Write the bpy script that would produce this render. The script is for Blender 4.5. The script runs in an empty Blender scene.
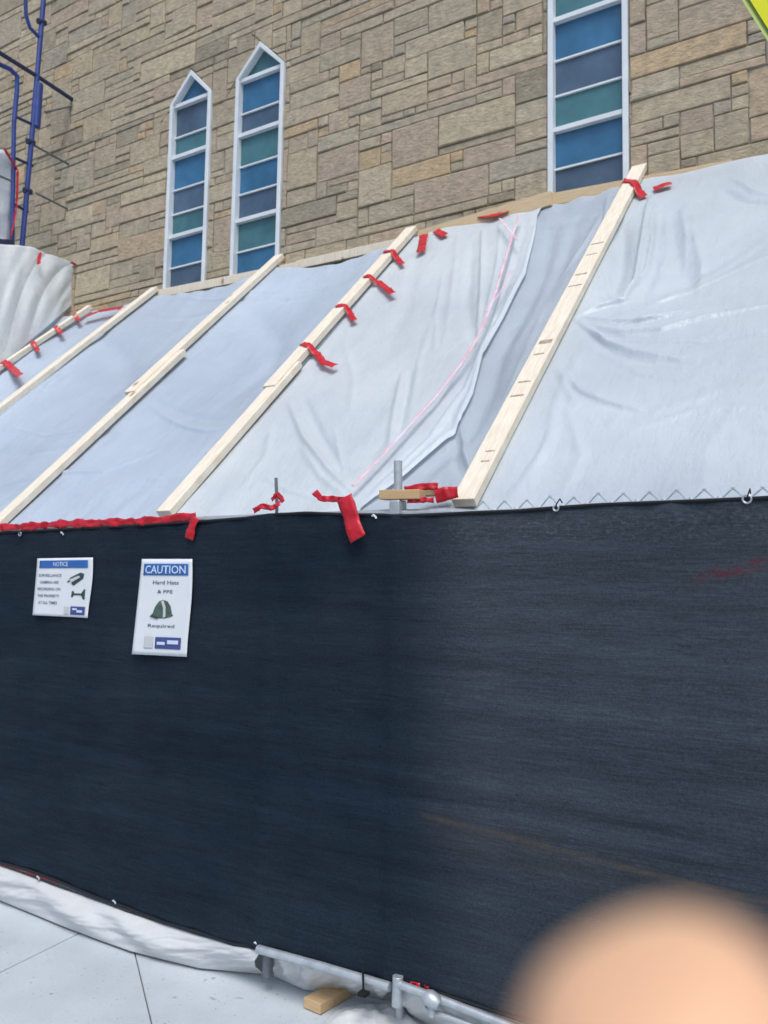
import bpy, bmesh, math, random
import numpy as np
from mathutils import Vector, noise
random.seed(7)
S = bpy.context.scene
COL = S.collection
# ------------------------------------------------------------------ camera
F, YAW, PIT, ROLL, H = 843.14, 0.5513, 0.0849, 0.0170, 1.6
d_ = Vector((-math.sin(YAW)*math.cos(PIT), math.cos(YAW)*math.cos(PIT), math.sin(PIT)))
r0 = Vector((math.cos(YAW), math.sin(YAW), 0)); u0 = r0.cross(d_)
cr, sr = math.cos(ROLL), math.sin(ROLL)
R_ = r0*cr + u0*sr; U_ = u0*cr - r0*sr
O_ = Vector((0, 0, H))
cd = bpy.data.cameras.new('camera'); cam = bpy.data.objects.new('camera', cd); COL.objects.link(cam)
from mathutils import Matrix
M3 = Matrix((R_, U_, -d_)).transposed()
cam.matrix_world = Matrix.Translation(O_) @ M3.to_4x4()
cd.sensor_fit = 'VERTICAL'; cd.sensor_height = 36; cd.sensor_width = 27; cd.lens = F/1024*36
cd.clip_start = 0.004; cd.clip_end = 600
cd.dof.use_dof = True; cd.dof.focus_distance = 2.2; cd.dof.aperture_fstop = cd.lens/4.1
S.camera = cam

YF, YW, XR = 2.717, 5.24, 1.0
KS = 0.9743                                    # slope of the lean-to
ZS0 = 1.862                                    # its height at Y = 2.765
def ray(px, py): return F*d_ + (px-384)*R_ + (512-py)*U_
def at(px, py, Y=None, X=None, Z=None, slope=None):
    v = ray(px, py)
    if Y is not None: t = (Y-O_.y)/v.y
    elif X is not None: t = (X-O_.x)/v.x
    elif Z is not None: t = (Z-O_.z)/v.z
    else: t = (ZS0+slope - O_.z + KS*(O_.y-2.765))/(v.z-KS*v.y)
    return O_ + v*t
def cpt(x, y, z): return O_ + R_*x + U_*y + d_*z   # metres right, up, forward of the lens
SN = Vector((0, -KS, 1)).normalized()          # normal of the slope
ST = Vector((0, 1, KS)).normalized()
def sl(X, s, h=0.0): return Vector((X, 2.765, ZS0)) + ST*s + SN*h
def sxy(px, py):
    p = at(px, py, slope=0.0); return p.x, (p-Vector((p.x, 2.765, ZS0))).dot(ST)

# ------------------------------------------------------------------ helpers
def tag(o, label=None, cat=None, group=None, kind=None):
    if label: o['label'] = label
    if cat: o['category'] = cat
    if group: o['group'] = group
    if kind: o['kind'] = kind
    return o
def mk(name, verts, faces, mat, parent=None, smooth=False, mats=None, midx=None):
    me = bpy.data.meshes.new(name)
    me.from_pydata([tuple(v) for v in verts], [], faces)
    for m in (mats or [mat]): me.materials.append(m)
    if midx: me.polygons.foreach_set('material_index', midx)
    if smooth: me.polygons.foreach_set('use_smooth', [True]*len(me.polygons))
    me.update()
    o = bpy.data.objects.new(name, me); COL.objects.link(o)
    if parent: o.parent = parent; o.matrix_parent_inverse = parent.matrix_world.inverted()
    return o
def empty(name, loc):
    o = bpy.data.objects.new(name, None); COL.objects.link(o); o.location = loc
    o.matrix_world = Matrix.Translation(Vector(loc)); o.empty_display_size = .1
    return o
class MB:
    def __init__(s): s.v = []; s.f = []
    def box(s, c, ax, hx, ay, hy, az, hz):
        c = Vector(c); b = len(s.v)
        for i in (-1, 1):
            for j in (-1, 1):
                for k in (-1, 1): s.v.append(c+ax*hx*i+ay*hy*j+az*hz*k)
        for q in ((0,1,3,2),(4,6,7,5),(0,4,5,1),(2,3,7,6),(0,2,6,4),(1,5,7,3)): s.f.append(tuple(b+i for i in q))
    def abox(s, x0, x1, y0, y1, z0, z1):
        s.box(((x0+x1)/2, (y0+y1)/2, (z0+z1)/2), Vector((1,0,0)), (x1-x0)/2, Vector((0,1,0)), (y1-y0)/2, Vector((0,0,1)), (z1-z0)/2)
    def beam(s, a, b, w, t, up):
        a, b, up = Vector(a), Vector(b), Vector(up); ax = (b-a); L = ax.length; ax.normalize()
        sd = ax.cross(up).normalized(); u2 = sd.cross(ax)
        s.box((a+b)/2, ax, L/2, sd, w/2, u2, t/2)
    def tube(s, pts, r, n=10, cap=True):
        pts = [Vector(p) for p in pts]; b = len(s.v); m = len(pts)
        prev = None
        for i, p in enumerate(pts):
            t = (pts[min(i+1, m-1)]-pts[max(i-1, 0)]).normalized()
            ref = Vector((0,0,1)) if abs(t.z) < .9 else Vector((1,0,0))
            if prev is None: e = t.cross(ref).normalized()
            else: e = (prev - t*prev.dot(t)).normalized()
            prev = e; g = t.cross(e)
            rr = r[i] if isinstance(r, (list, tuple)) else r
            for k in range(n):
                a = 2*math.pi*k/n; s.v.append(p+(e*math.cos(a)+g*math.sin(a))*rr)
        for i in range(m-1):
            for k in range(n):
                k2 = (k+1) % n; s.f.append((b+i*n+k, b+i*n+k2, b+(i+1)*n+k2, b+(i+1)*n+k))
        if cap:
            s.f.append(tuple(b+k for k in reversed(range(n)))); s.f.append(tuple(b+(m-1)*n+k for k in range(n)))
    def build(s, name, mat, parent=None, smooth=False, bevel=0):
        o = mk(name, s.v, s.f, mat, parent, smooth)
        if smooth: 
            try: o.data.set_sharp_from_angle(angle=.7)
            except Exception: pass
        if bevel:
            m = o.modifiers.new('b', 'BEVEL'); m.width = bevel; m.segments = 2; m.limit_method = 'ANGLE'
        return o

# ------------------------------------------------------------------ materials
def newmat(name, base, rough=.6, spec=.5, metal=0):
    m = bpy.data.materials.new(name); m.use_nodes = True
    b = m.node_tree.nodes['Principled BSDF']
    b.inputs['Base Color'].default_value = (*base, 1); b.inputs['Roughness'].default_value = rough
    b.inputs['Specular IOR Level'].default_value = spec; b.inputs['Metallic'].default_value = metal
    return m
def N(m, t, **kw):
    n = m.node_tree.nodes.new(t)
    for k, v in kw.items(): setattr(n, k, v)
    return n
def L(m, a, b): m.node_tree.links.new(a, b)
def coords(m, scale=(1,1,1), rot=(0,0,0)):
    tc = N(m, 'ShaderNodeTexCoord'); mp = N(m, 'ShaderNodeMapping'); mp.inputs['Scale'].default_value = scale
    mp.inputs['Rotation'].default_value = rot
    L(m, tc.outputs['Object'], mp.inputs['Vector']); return mp.outputs[0]
def noisef(m, vec, scale, detail=4, rough=.55, lo=.3, hi=.7):
    n = N(m, 'ShaderNodeTexNoise'); n.inputs['Scale'].default_value = scale; n.inputs['Detail'].default_value = detail
    n.inputs['Roughness'].default_value = rough; L(m, vec, n.inputs['Vector'])
    r = N(m, 'ShaderNodeMapRange'); r.inputs[1].default_value = lo; r.inputs[2].default_value = hi
    L(m, n.outputs[0], r.inputs[0]); return r.outputs[0]
def mixc(m, fac, a, b, mode='MIX'):
    n = N(m, 'ShaderNodeMix', data_type='RGBA', blend_type=mode)
    for s, v in ((n.inputs[0], fac), (n.inputs[6], a), (n.inputs[7], b)):
        if isinstance(v, (int, float)): s.default_value = v
        elif isinstance(v, tuple): s.default_value = (*v, 1)
        else: L(m, v, s)
    return n.outputs[2]
def bump(m, h, strength, dist):
    b = N(m, 'ShaderNodeBump'); b.inputs['Strength'].default_value = strength; b.inputs['Distance'].default_value = dist
    L(m, h, b.inputs['Height']); L(m, b.outputs[0], m.node_tree.nodes['Principled BSDF'].inputs['Normal'])
def setbase(m, out): L(m, out, m.node_tree.nodes['Principled BSDF'].inputs['Base Color'])
def varied(name, a, b, scale=6, rough=.6, spec=.4, metal=0, bmp=0, bscale=40, stretch=(1,1,1), lo=.3, hi=.7):
    m = newmat(name, a, rough, spec, metal); v = coords(m, stretch)
    setbase(m, mixc(m, noisef(m, v, scale, lo=lo, hi=hi), a, b))
    if bmp: bump(m, noisef(m, v, bscale, 3, lo=0, hi=1), bmp, .004)
    return m

# stone: per-stone tint in a face attribute
m_stone = newmat('stone', (.3,.26,.2), .9, .2)
at_ = N(m_stone, 'ShaderNodeAttribute', attribute_name='tint')
rp = N(m_stone, 'ShaderNodeValToRGB'); L(m_stone, at_.outputs['Fac'], rp.inputs[0])
cols = [(0,(.30,.27,.22)),(.16,(.47,.41,.32)),(.3,(.40,.36,.29)),(.44,(.47,.40,.30)),(.56,(.38,.35,.30)),(.68,(.50,.44,.34)),(.78,(.43,.36,.285)),(.88,(.44,.36,.30)),(.95,(.52,.40,.26)),(1,(.34,.32,.29))]
e = rp.color_ramp.elements
e[0].position, e[0].color = cols[0][0], (*cols[0][1],1); e[1].position, e[1].color = 1, (*cols[-1][1],1)
for p, c in cols[1:-1]: x = e.new(p); x.color = (*c,1)
vv = coords(m_stone)
cA = mixc(m_stone, noisef(m_stone, vv, 14, 6, .7, .25, .75), (.64,.65,.66), (1.28,1.26,1.22))
cB = mixc(m_stone, 1.0, rp.outputs[0], cA, 'MULTIPLY')
cB = mixc(m_stone, 1.0, cB, (1.24,1.23,1.15), 'MULTIPLY')
cC = mixc(m_stone, noisef(m_stone, coords(m_stone,(1,1,6)), 9, 5, .65, .5, .72), cB, (.40,.27,.16))
mm = N(m_stone, 'ShaderNodeMix', data_type='RGBA'); mm.inputs[0].default_value = .28; L(m_stone, cB, mm.inputs[6]); L(m_stone, cC, mm.inputs[7])
cE = mixc(m_stone, noisef(m_stone, vv, .7, 3, .6, .35, .7), mm.outputs[2], (.25,.235,.21))
ms = N(m_stone, 'ShaderNodeMix', data_type='RGBA'); ms.inputs[0].default_value = .3; L(m_stone, mm.outputs[2], ms.inputs[6]); L(m_stone, cE, ms.inputs[7])
setbase(m_stone, ms.outputs[2])
bump(m_stone, noisef(m_stone, coords(m_stone,(1,1,1.8)), 22, 8, .7, 0, 1), .9, .022)
m_mortar = varied('mortar', (.26,.245,.215), (.37,.35,.31), 9, .95, .1, bmp=.5)
# plastic sheeting
def plastic(name, base, trans=.25, rough=.34, clear=0, bmp=.65):
    m = newmat(name, base, rough, .5); nt = m.node_tree; v = coords(m)
    c = mixc(m, noisef(m, v, .9, 5, .62, .3, .7), tuple(min(.9, x*1.06) for x in base), tuple(x*.84 for x in base))
    c = mixc(m, noisef(m, coords(m, (1,.35,.35)), 9, 4, .7, .56, .8), c, tuple(x*.86 for x in base))
    setbase(m, c)
    n1 = N(m, 'ShaderNodeTexNoise', noise_type='RIDGED_MULTIFRACTAL'); n1.inputs['Scale'].default_value = 2.6; n1.inputs['Detail'].default_value = 5; n1.inputs['Roughness'].default_value = .55
    n1.inputs['Distortion'].default_value = .6; L(m, coords(m, (1, .6, .6), (0, .25, .35)), n1.inputs['Vector'])
    n2 = noisef(m, coords(m, (1, .5, .5)), 11, 5, .65, 0, 1)
    ad = N(m, 'ShaderNodeMath', operation='MULTIPLY_ADD'); L(m, n1.outputs[0], ad.inputs[0]); ad.inputs[1].default_value = .30; L(m, n2, ad.inputs[2])
    bump(m, ad.outputs[0], bmp, .022)
    tr = N(m, 'ShaderNodeBsdfTranslucent'); L(m, c, tr.inputs[0]); mx = N(m, 'ShaderNodeMixShader'); mx.inputs[0].default_value = trans
    L(m, nt.nodes['Principled BSDF'].outputs[0], mx.inputs[1]); L(m, tr.outputs[0], mx.inputs[2]); out = mx.outputs[0]
    if clear:
        tp = N(m, 'ShaderNodeBsdfTransparent'); m2 = N(m, 'ShaderNodeMixShader'); m2.inputs[0].default_value = clear
        L(m, out, m2.inputs[1]); L(m, tp.outputs[0], m2.inputs[2]); out = m2.outputs[0]
    L(m, out, nt.nodes['Material Output'].inputs[0])
    return m
m_sheet = plastic('white_plastic', (.70,.79,.88), .2, clear=.06)
m_sheetB = plastic('white_plastic_bluish', (.61,.72,.87), .2, clear=.08)
m_sheetW = plastic('white_plastic_bright', (.74,.82,.91), .2, clear=.06)
m_sheetG = plastic('white_plastic_thin', (.60,.70,.80), .2, clear=.15)
m_sheet2 = plastic('white_plastic_overlap', (.80,.88,.93), .12, .5)
m_skirt = plastic('dusty_plastic', (.66,.68,.69), .08, .5, 0, .35)
# lumber
def wood(name, a, b, axis_scale):
    m = newmat(name, a, .75, .25); v = coords(m, axis_scale)
    c = mixc(m, noisef(m, v, 12, 5, .6, .3, .7), a, b)
    vo = N(m, 'ShaderNodeTexVoronoi'); vo.inputs['Scale'].default_value = 5.5; L(m, coords(m, (1,.55,.55)), vo.inputs['Vector'])
    r = N(m, 'ShaderNodeMapRange'); r.inputs[1].default_value = .13; r.inputs[2].default_value = .05; L(m, vo.outputs['Distance'], r.inputs[0])
    setbase(m, mixc(m, r.outputs[0], c, (.36,.22,.11))); bump(m, noisef(m, v, 30, 4, .6, 0, 1), .25, .003)
    return m
m_wood = wood('pale_lumber', (.86,.81,.69), (.72,.63,.49), (9,.8,.8))
m_wood2 = wood('tan_lumber', (.62,.44,.25), (.52,.34,.17), (.8,9,9))
m_woodL = wood('ledger_lumber', (.70,.56,.37), (.60,.45,.27), (.8,9,9))
m_ink = varied('ink', (.24,.19,.16), (.55,.45,.36), 60, .8)
m_red = varied('red_tape', (.62,.012,.03), (.45,.008,.02), 25, .38, .5, bmp=.4, bscale=60)
m_redp = varied('pink_tape', (.78,.42,.50), (.76,.68,.76), 9, .5)
m_galv = varied('galvanised_steel', (.56,.60,.63), (.42,.46,.49), 30, .42, .5, .55)
m_wire = newmat('wire', (.62,.70,.74), .45, .5, .4)
m_blue = varied('blue_paint', (.035,.075,.33), (.02,.045,.20), 12, .45, .5)
m_dblue = varied('dark_blue_paint', (.03,.045,.12), (.02,.03,.07), 12, .5, .5)
m_gtube = varied('grey_tube', (.20,.22,.24), (.12,.13,.15), 12, .5, .5, .4)
m_white = varied('white_frame', (.78,.83,.86), (.66,.72,.76), 5, .5, .4)
m_dark = newmat('dark_gap', (.02,.02,.022), .9, .1)
def glass(name, c):
    m = newmat(name, c, .18, .5); v = coords(m, (1,1,1))
    setbase(m, mixc(m, noisef(m, v, 3.5, 3, .6, .3, .7), c, tuple(x*.62 for x in c)))
    bump(m, noisef(m, v, 14, 2, .5, 0, 1), .08, .01); return m
G = {'b': glass('blue_glass', (.048,.185,.35)), 'm': glass('mauve_glass', (.09,.15,.23)), 't': glass('teal_glass', (.075,.21,.245))}
# screen fabric
def fabric(name, a, b, trans):
    m = newmat(name, a, .85, .12); nt = m.node_tree; ob = coords(m)
    sp = N(m, 'ShaderNodeSeparateXYZ'); L(m, ob, sp.inputs[0])
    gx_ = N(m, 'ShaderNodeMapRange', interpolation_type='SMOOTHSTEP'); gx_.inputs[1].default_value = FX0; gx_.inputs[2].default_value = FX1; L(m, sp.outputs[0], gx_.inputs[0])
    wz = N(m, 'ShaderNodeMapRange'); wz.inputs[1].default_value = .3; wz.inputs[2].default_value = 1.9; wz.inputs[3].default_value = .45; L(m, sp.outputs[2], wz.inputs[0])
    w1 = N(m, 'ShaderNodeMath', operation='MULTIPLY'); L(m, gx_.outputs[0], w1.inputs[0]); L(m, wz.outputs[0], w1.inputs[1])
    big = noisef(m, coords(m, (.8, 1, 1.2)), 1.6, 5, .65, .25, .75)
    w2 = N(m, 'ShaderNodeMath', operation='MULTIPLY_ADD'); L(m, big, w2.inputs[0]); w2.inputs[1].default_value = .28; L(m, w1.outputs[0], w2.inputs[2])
    c = mixc(m, w2.outputs[0], a, b)  # paler right and up: light through a single layer, painted in
    def mul(c, f, lo, hi): return mixc(m, 1.0, c, mixc(m, f, (lo,)*3, (hi,)*3), 'MULTIPLY')
    c = mul(c, noisef(m, coords(m, (.12, 1, 2.2)), 7, 6, .75, .3, .7), .72, 1.30)      # long horizontal weave bands
    c = mul(c, noisef(m, coords(m, (.35, 1, 7)), 22, 3, .7, .3, .7), .80, 1.22)
    c = mul(c, noisef(m, coords(m, (1, 1, 1)), 95, 3, .75, .3, .7), .82, 1.2)         # worn speckle
    c = mul(c, noisef(m, coords(m, (1, 1, 1)), 330, 1, .6, .3, .7), .78, 1.25)
    # paler crinkled patches near the top; painted show-through of rail and red tape
    def band(za, zb, x, half, soft):   # height along x: line through (xa,za),(xb,zb)
        ln = N(m, 'ShaderNodeMath', operation='MULTIPLY_ADD'); L(m, sp.outputs[0], ln.inputs[0]); ln.inputs[1].default_value = (zb-za)/(x[1]-x[0]); ln.inputs[2].default_value = za-x[0]*(zb-za)/(x[1]-x[0])
        df = N(m, 'ShaderNodeMath', operation='SUBTRACT'); L(m, sp.outputs[2], df.inputs[0]); L(m, ln.outputs[0], df.inputs[1])
        ab = N(m, 'ShaderNodeMath', operation='ABSOLUTE'); L(m, df.outputs[0], ab.inputs[0])
        r = N(m, 'ShaderNodeMapRange', interpolation_type='SMOOTHSTEP'); r.inputs[1].default_value = half+soft; r.inputs[2].default_value = half; L(m, ab.outputs[0], r.inputs[0])
        xm_ = N(m, 'ShaderNodeMapRange', interpolation_type='SMOOTHSTEP'); xm_.inputs[1].default_value = x[0]-.02; xm_.inputs[2].default_value = x[0]+.12; L(m, sp.outputs[0], xm_.inputs[0])
        q = N(m, 'ShaderNodeMath', operation='MULTIPLY'); L(m, r.outputs[0], q.inputs[0]); L(m, xm_.outputs[0], q.inputs[1]); return q.outputs[0]
    def mulf(p, q, k=1.0):
        x = N(m, 'ShaderNodeMath', operation='MULTIPLY'); L(m, p, x.inputs[0]); L(m, q, x.inputs[1]); y = N(m, 'ShaderNodeMath', operation='MULTIPLY'); L(m, x.outputs[0], y.inputs[0]); y.inputs[1].default_value = k; return y.outputs[0]
    qa, qb = at(415,813,Y=YF-.03), at(768,902,Y=YF-.03)
    ca, cb = qa-OFFS, qb-OFFS
    c = mixc(m, mulf(band(ca.z, cb.z, (ca.x, cb.x), .002, .012), noisef(m, coords(m, (.6,1,2)), 30, 4, .7, .35, .6), .55), c, (.12,.09,.065))
    c = mixc(m, mulf(band(ca.z-.03, cb.z-.05, (ca.x, cb.x), .02, .09), noisef(m, coords(m, (.4,1,2)), 14, 4, .7, .35, .7), .22), c, (.10,.07,.05))
    ta, tb_ = at(440,535,Y=YF-.03)-OFFS, at(768,520,Y=YF-.03)-OFFS
    c = mixc(m, mulf(band(ta.z, tb_.z, (ta.x, tb_.x), .02, .07), noisef(m, coords(m, (1,1,2.2)), 42, 5, .75, .5, .68), .45), c, (.16,.19,.21))
    ra_, rb_ = at(685,582,Y=YF-.03)-OFFS, at(768,562,Y=YF-.03)-OFFS
    c = mixc(m, mulf(band(ra_.z, rb_.z, (ra_.x, rb_.x), .006, .022), noisef(m, coords(m, (1,1,1.6)), 26, 4, .7, .38, .6), .6), c, (.16,.02,.035))
    setbase(m, c)
    bump(m, noisef(m, coords(m, (.6,1,3)), 45, 5, .75, 0, 1), .5, .006)
    tr = N(m, 'ShaderNodeBsdfTransparent'); mx = N(m, 'ShaderNodeMixShader')
    f2 = N(m, 'ShaderNodeMath', operation='MULTIPLY'); L(m, noisef(m, coords(m, (.5,1,6)), 12, 4, .6, .1, .9), f2.inputs[0]); f2.inputs[1].default_value = trans*2
    L(m, f2.outputs[0], mx.inputs[0]); L(m, nt.nodes['Principled BSDF'].outputs[0], mx.inputs[1]); L(m, tr.outputs[0], mx.inputs[2]); L(m, mx.outputs[0], nt.nodes['Material Output'].inputs[0])
    return m
SCX = (-7.9+.9)/2; OFFS = Vector((SCX, YF-.034, 0))
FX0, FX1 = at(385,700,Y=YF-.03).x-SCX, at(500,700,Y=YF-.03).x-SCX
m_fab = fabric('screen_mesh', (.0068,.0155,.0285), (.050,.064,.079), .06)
m_hem = newmat('hem', (.006,.008,.014), .8)

# ------------------------------------------------------------------ ground
m_con = newmat('concrete', (.5,.5,.48), .88, .25); v = coords(m_con)
c = mixc(m_con, noisef(m_con, v, 2.2, 6, .65, .3, .7), (.45,.51,.545), (.57,.63,.665))
c = mixc(m_con, noisef(m_con, v, 180, 2, .6, .55, .75), c, (.42,.43,.43))
c = mixc(m_con, noisef(m_con, v, 11, 2, .5, .70, .76), c, (.30,.31,.31))
c = mixc(m_con, noisef(m_con, v, 1.1, 6, .75, .55, .8), c, (.36,.40,.42))
c = mixc(m_con, noisef(m_con, v, 60, 2, .6, .66, .74), c, (.24,.22,.21)); setbase(m_con, c)
bump(m_con, noisef(m_con, v, 220, 3, .7, 0, 1), .3, .003)
m_asph = varied('asphalt', (.05,.05,.05), (.07,.068,.066), 60, .9, .2, bmp=.5, bscale=150)
m_joint = newmat('joint', (.13,.12,.11), .95, .1)
me = mk('ground', [(-150,-150,-.16),(150,-150,-.16),(150,150,-.16),(-150,150,-.16)], [(0,1,2,3)], m_asph); tag(me, kind='structure')
b = MB(); b.abox(-40, 40, -1.0, 12, -.15, -.008); tag(b.build('sidewalk_base', m_joint), kind='structure')
# slabs with real tooled joints; joint lines follow the photographed ones
g1a, g1b = at(0,972,Z=0), at(75,935,Z=0); g2a, g2b = at(135,953,Z=0), at(152,1024,Z=0)
me_v, me_f = [], []
def slab(poly):
    cx = sum(p[0] for p in poly)/len(poly); cy = sum(p[1] for p in poly)/len(poly); n = len(poly); bb = len(me_v)
    def ins(p, dd):
        L_ = math.hypot(p[0]-cx, p[1]-cy); k = 1-dd/L_; return cx+(p[0]-cx)*k, cy+(p[1]-cy)*k
    for dd, z in ((.004,-.007),(.006,-.002),(.012,0.0)):
        for p in poly: q = ins(p, dd*1.4); me_v.append((q[0], q[1], z))
    for k in range(2):
        for i in range(n): j = (i+1) % n; me_f.append((bb+k*n+i, bb+k*n+j, bb+(k+1)*n+j, bb+(k+1)*n+i))
    me_f.append(tuple(bb+2*n+i for i in range(n)))
dA = (g1b-g1a).normalized(); dB = (g2b-g2a).normalized()
sA = dA.x/dA.y; sB = dB.x/dB.y
base1 = g1a.x - sA*(g1a.y-2.2); base2 = g2a.x - sB*(g2a.y-2.2)
def pl(k, y): return (base1+k+sA*(y-2.2), y)
def halves(poly):   # the slab in view is split by one slanting joint
    def dd(p): return p[0]-(base2+sB*(p[1]-2.2))
    for sgn in (1, -1):
        out = []
        for i, p in enumerate(poly):
            q = poly[(i+1) % len(poly)]; a, c2 = sgn*dd(p), sgn*dd(q)
            if a >= 0: out.append(p)
            if a*c2 < 0: t = a/(a-c2); out.append((p[0]+(q[0]-p[0])*t, p[1]+(q[1]-p[1])*t))
        yield out
ks = [-36+1.5*i for i in range(25)]+[2.4+1.5*i for i in range(20)]
for ka, kb in zip(ks[:-1], ks[1:]):
    for y0, y1 in ((-1.0,1.2),(1.2,3.6)):
        P = [pl(ka,y0), pl(kb,y0), pl(kb,y1), pl(ka,y1)]
        if ka == 0 and y0 == 1.2:
            for h_ in halves(P): slab(h_)
        else: slab(P)
tag(mk('sidewalk', me_v, me_f, m_con), kind='structure')
b = MB(); b.abox(-40, 40, 3.6, 12, -.06, -.004); tag(b.build('soil', varied('soil', (.12,.09,.06), (.18,.14,.1), 5, .95, .1)), kind='structure')
b = MB(); b.abox(-40, 40, -1.16, -1.003, -.15, .003); tag(b.build('kerb', m_con, bevel=.015), kind='structure')

# ------------------------------------------------------------------ church
church = empty('stone_church', (-5, YW, 0))
tag(church, 'tan random-laid stone church building with tall narrow pointed windows, above the plastic roof', 'church')
def wq(px, py, Y=YW): p = at(px, py, Y=Y); return p.x, p.z
# window outlines from their jambs on the wall plane
ZAP = (at(192,72,Y=YW).z + at(263,43,Y=YW).z)/2
wins = []
def win_def(xl, xr, zs, zt, zb): wins.append(dict(xl=xl, xr=xr, zs=zs, zt=zt, zb=zb))
x1l = .010+(wq(173,105)[0]+wq(163,285)[0])/2; x1r = .014+(wq(214.5,92)[0]+wq(203,277)[0])/2
x2l = .010+(wq(239.5,84)[0]+wq(228.5,270)[0])/2; x2r = .014+(wq(286,62)[0]+wq(278,258)[0])/2
x3l = (wq(549.5,5)[0]+wq(548.5,188)[0])/2; x3r = (wq(631,0)[0]+wq(627,165)[0])/2
zsp = (wq(174,104)[1]+wq(239.5,84)[1])/2
win_def(x1l, x1r, zsp, ZAP, 4.0); win_def(x2l, x2r, zsp, ZAP, 4.0); win_def(x3l, x3r, 6.6, 7.15, 4.0)
def wpoly(w, g=0):
    xm = (w['xl']+w['xr'])/2
    return [(w['xl']-g, w['zb']-g), (w['xr']+g, w['zb']-g), (w['xr']+g, w['zs']+g*.6), (xm, w['zt']+g*1.4), (w['xl']-g, w['zs']+g*.6)]
def clip(poly, a, b, inside=True):
    out = []; s = 1 if inside else -1
    def dd(p): return s*((b[0]-a[0])*(p[1]-a[1])-(b[1]-a[1])*(p[0]-a[0]))
    for i, p in enumerate(poly):
        q = poly[(i+1) % len(poly)]; dp, dq = dd(p), dd(q)
        if dp >= 0: out.append(p)
        if dp*dq < 0:
            t = dp/(dp-dq); out.append((p[0]+(q[0]-p[0])*t, p[1]+(q[1]-p[1])*t))
    return out
def area(p): return abs(sum(p[i][0]*p[(i+1)%len(p)][1]-p[(i+1)%len(p)][0]*p[i][1] for i in range(len(p))))/2
def subtract(polys, cp):
    res = []
    bx = (min(p[0] for p in cp), max(p[0] for p in cp), min(p[1] for p in cp), max(p[1] for p in cp))
    for P in polys:
        if max(p[0] for p in P) < bx[0] or min(p[0] for p in P) > bx[1] or max(p[1] for p in P) < bx[2] or min(p[1] for p in P) > bx[3]:
            res.append(P); continue
        rem = P
        for i in range(len(cp)):
            a, b2 = cp[i], cp[(i+1) % len(cp)]
            o = clip(rem, a, b2, False)
            if len(o) > 2 and area(o) > 1e-5: res.append(o)
            rem = clip(rem, a, b2, True)
            if len(rem) < 3: break
    return res
CX, CZ = .10, .076
x0w, x1w, z0w, z1w = -13.5, 4.5, 0.0, 9.8
nx, nz = int((x1w-x0w)/CX), int((z1w-z0w)/CZ)
occ = [[False]*nx for _ in range(nz)]
gx = [[x0w+i*CX + (random.random()-.5)*.05 for i in range(nx+1)] for _ in range(nz)]
zl = [z0w+i*CZ + (random.random()-.5)*.022 for i in range(nz+1)]
kinds = [((5,12),1,40),((3,6),1,16),((4,9),2,22),((2,4),2,11),((2,4),3,8),((4,7),3,4),((1,2),1,8),((1,2),2,5),((3,4),4,2)]
sv, sf, st = [], [], []
def add_stone(poly, tint):
    g = .0035
    if area(poly) < 4e-4: return
    cx = sum(p[0] for p in poly)/len(poly); cz = sum(p[1] for p in poly)/len(poly)
    n = len(poly); bb = len(sv); dep = random.uniform(.008,.022)
    tilt = (random.uniform(-.02,.02), random.uniform(-.04,.04))
    for k, (ins, y) in enumerate(((g, .012), (g+.001, -dep*.7), (g+.007, -dep))):
        for p in poly:
            dx, dz = p[0]-cx, p[1]-cz
            kx = max(0, 1-ins/max(abs(dx), .01)); kz = max(0, 1-ins/max(abs(dz), .01))
            jj = .0035 if k else 0
            X = cx+dx*kx + random.uniform(-jj, jj); Z = cz+dz*kz + random.uniform(-jj, jj)
            sv.append((X, YW + (y + (tilt[0]*dx+tilt[1]*dz if k else 0)), Z))
    for k in range(2):
        for i in range(n):
            j = (i+1) % n; sf.append((bb+k*n+i, bb+k*n+j, bb+(k+1)*n+j, bb+(k+1)*n+i)); st.append(tint)
    sf.append(tuple(bb+2*n+i for i in range(n))); st.append(tint)
for r in range(nz):
    for c_ in range(nx):
        if occ[r][c_]: continue
        for tr in range(8):
            (lo, hi), hh, wt = random.choices(kinds, [k[2] for k in kinds])[0]
            w = random.randint(lo, hi)
            ok = r+hh <= nz and c_+w <= nx and all(not occ[r+a][c_+b_] for a in range(hh) for b_ in range(w))
            if ok: break
        if not ok:
            hh = 1; w = 1
            while w < 6 and c_+w < nx and not occ[r][c_+w]: w += 1
        for a in range(hh):
            for b_ in range(w): occ[r+a][c_+b_] = True
        # edges follow the jittered grid; every row the stone spans uses its lowest row's joints
        xa = gx[r][c_] if hh == 1 else x0w+c_*CX + ((hash((c_, r//2)) % 100)/100-.5)*.0
        xa = x0w+c_*CX; xb = x0w+(c_+w)*CX
        za, zb_ = zl[r], zl[r+hh]
        tl = (random.random()-.5)*.012
        P = [(xa, za), (xb, za), (xb+tl*0, zb_), (xa, zb_)]
        polys = [P]
        for W in wins: polys = subtract(polys, wpoly(W, .004))
        tint = random.random()
        for q in polys: add_stone(q, tint)
me = bpy.data.meshes.new('stones'); me.from_pydata(sv, [], sf); me.materials.append(m_stone); me.update()
a_ = me.attributes.new('tint', 'FLOAT', 'FACE'); a_.data.foreach_set('value', st)
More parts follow.
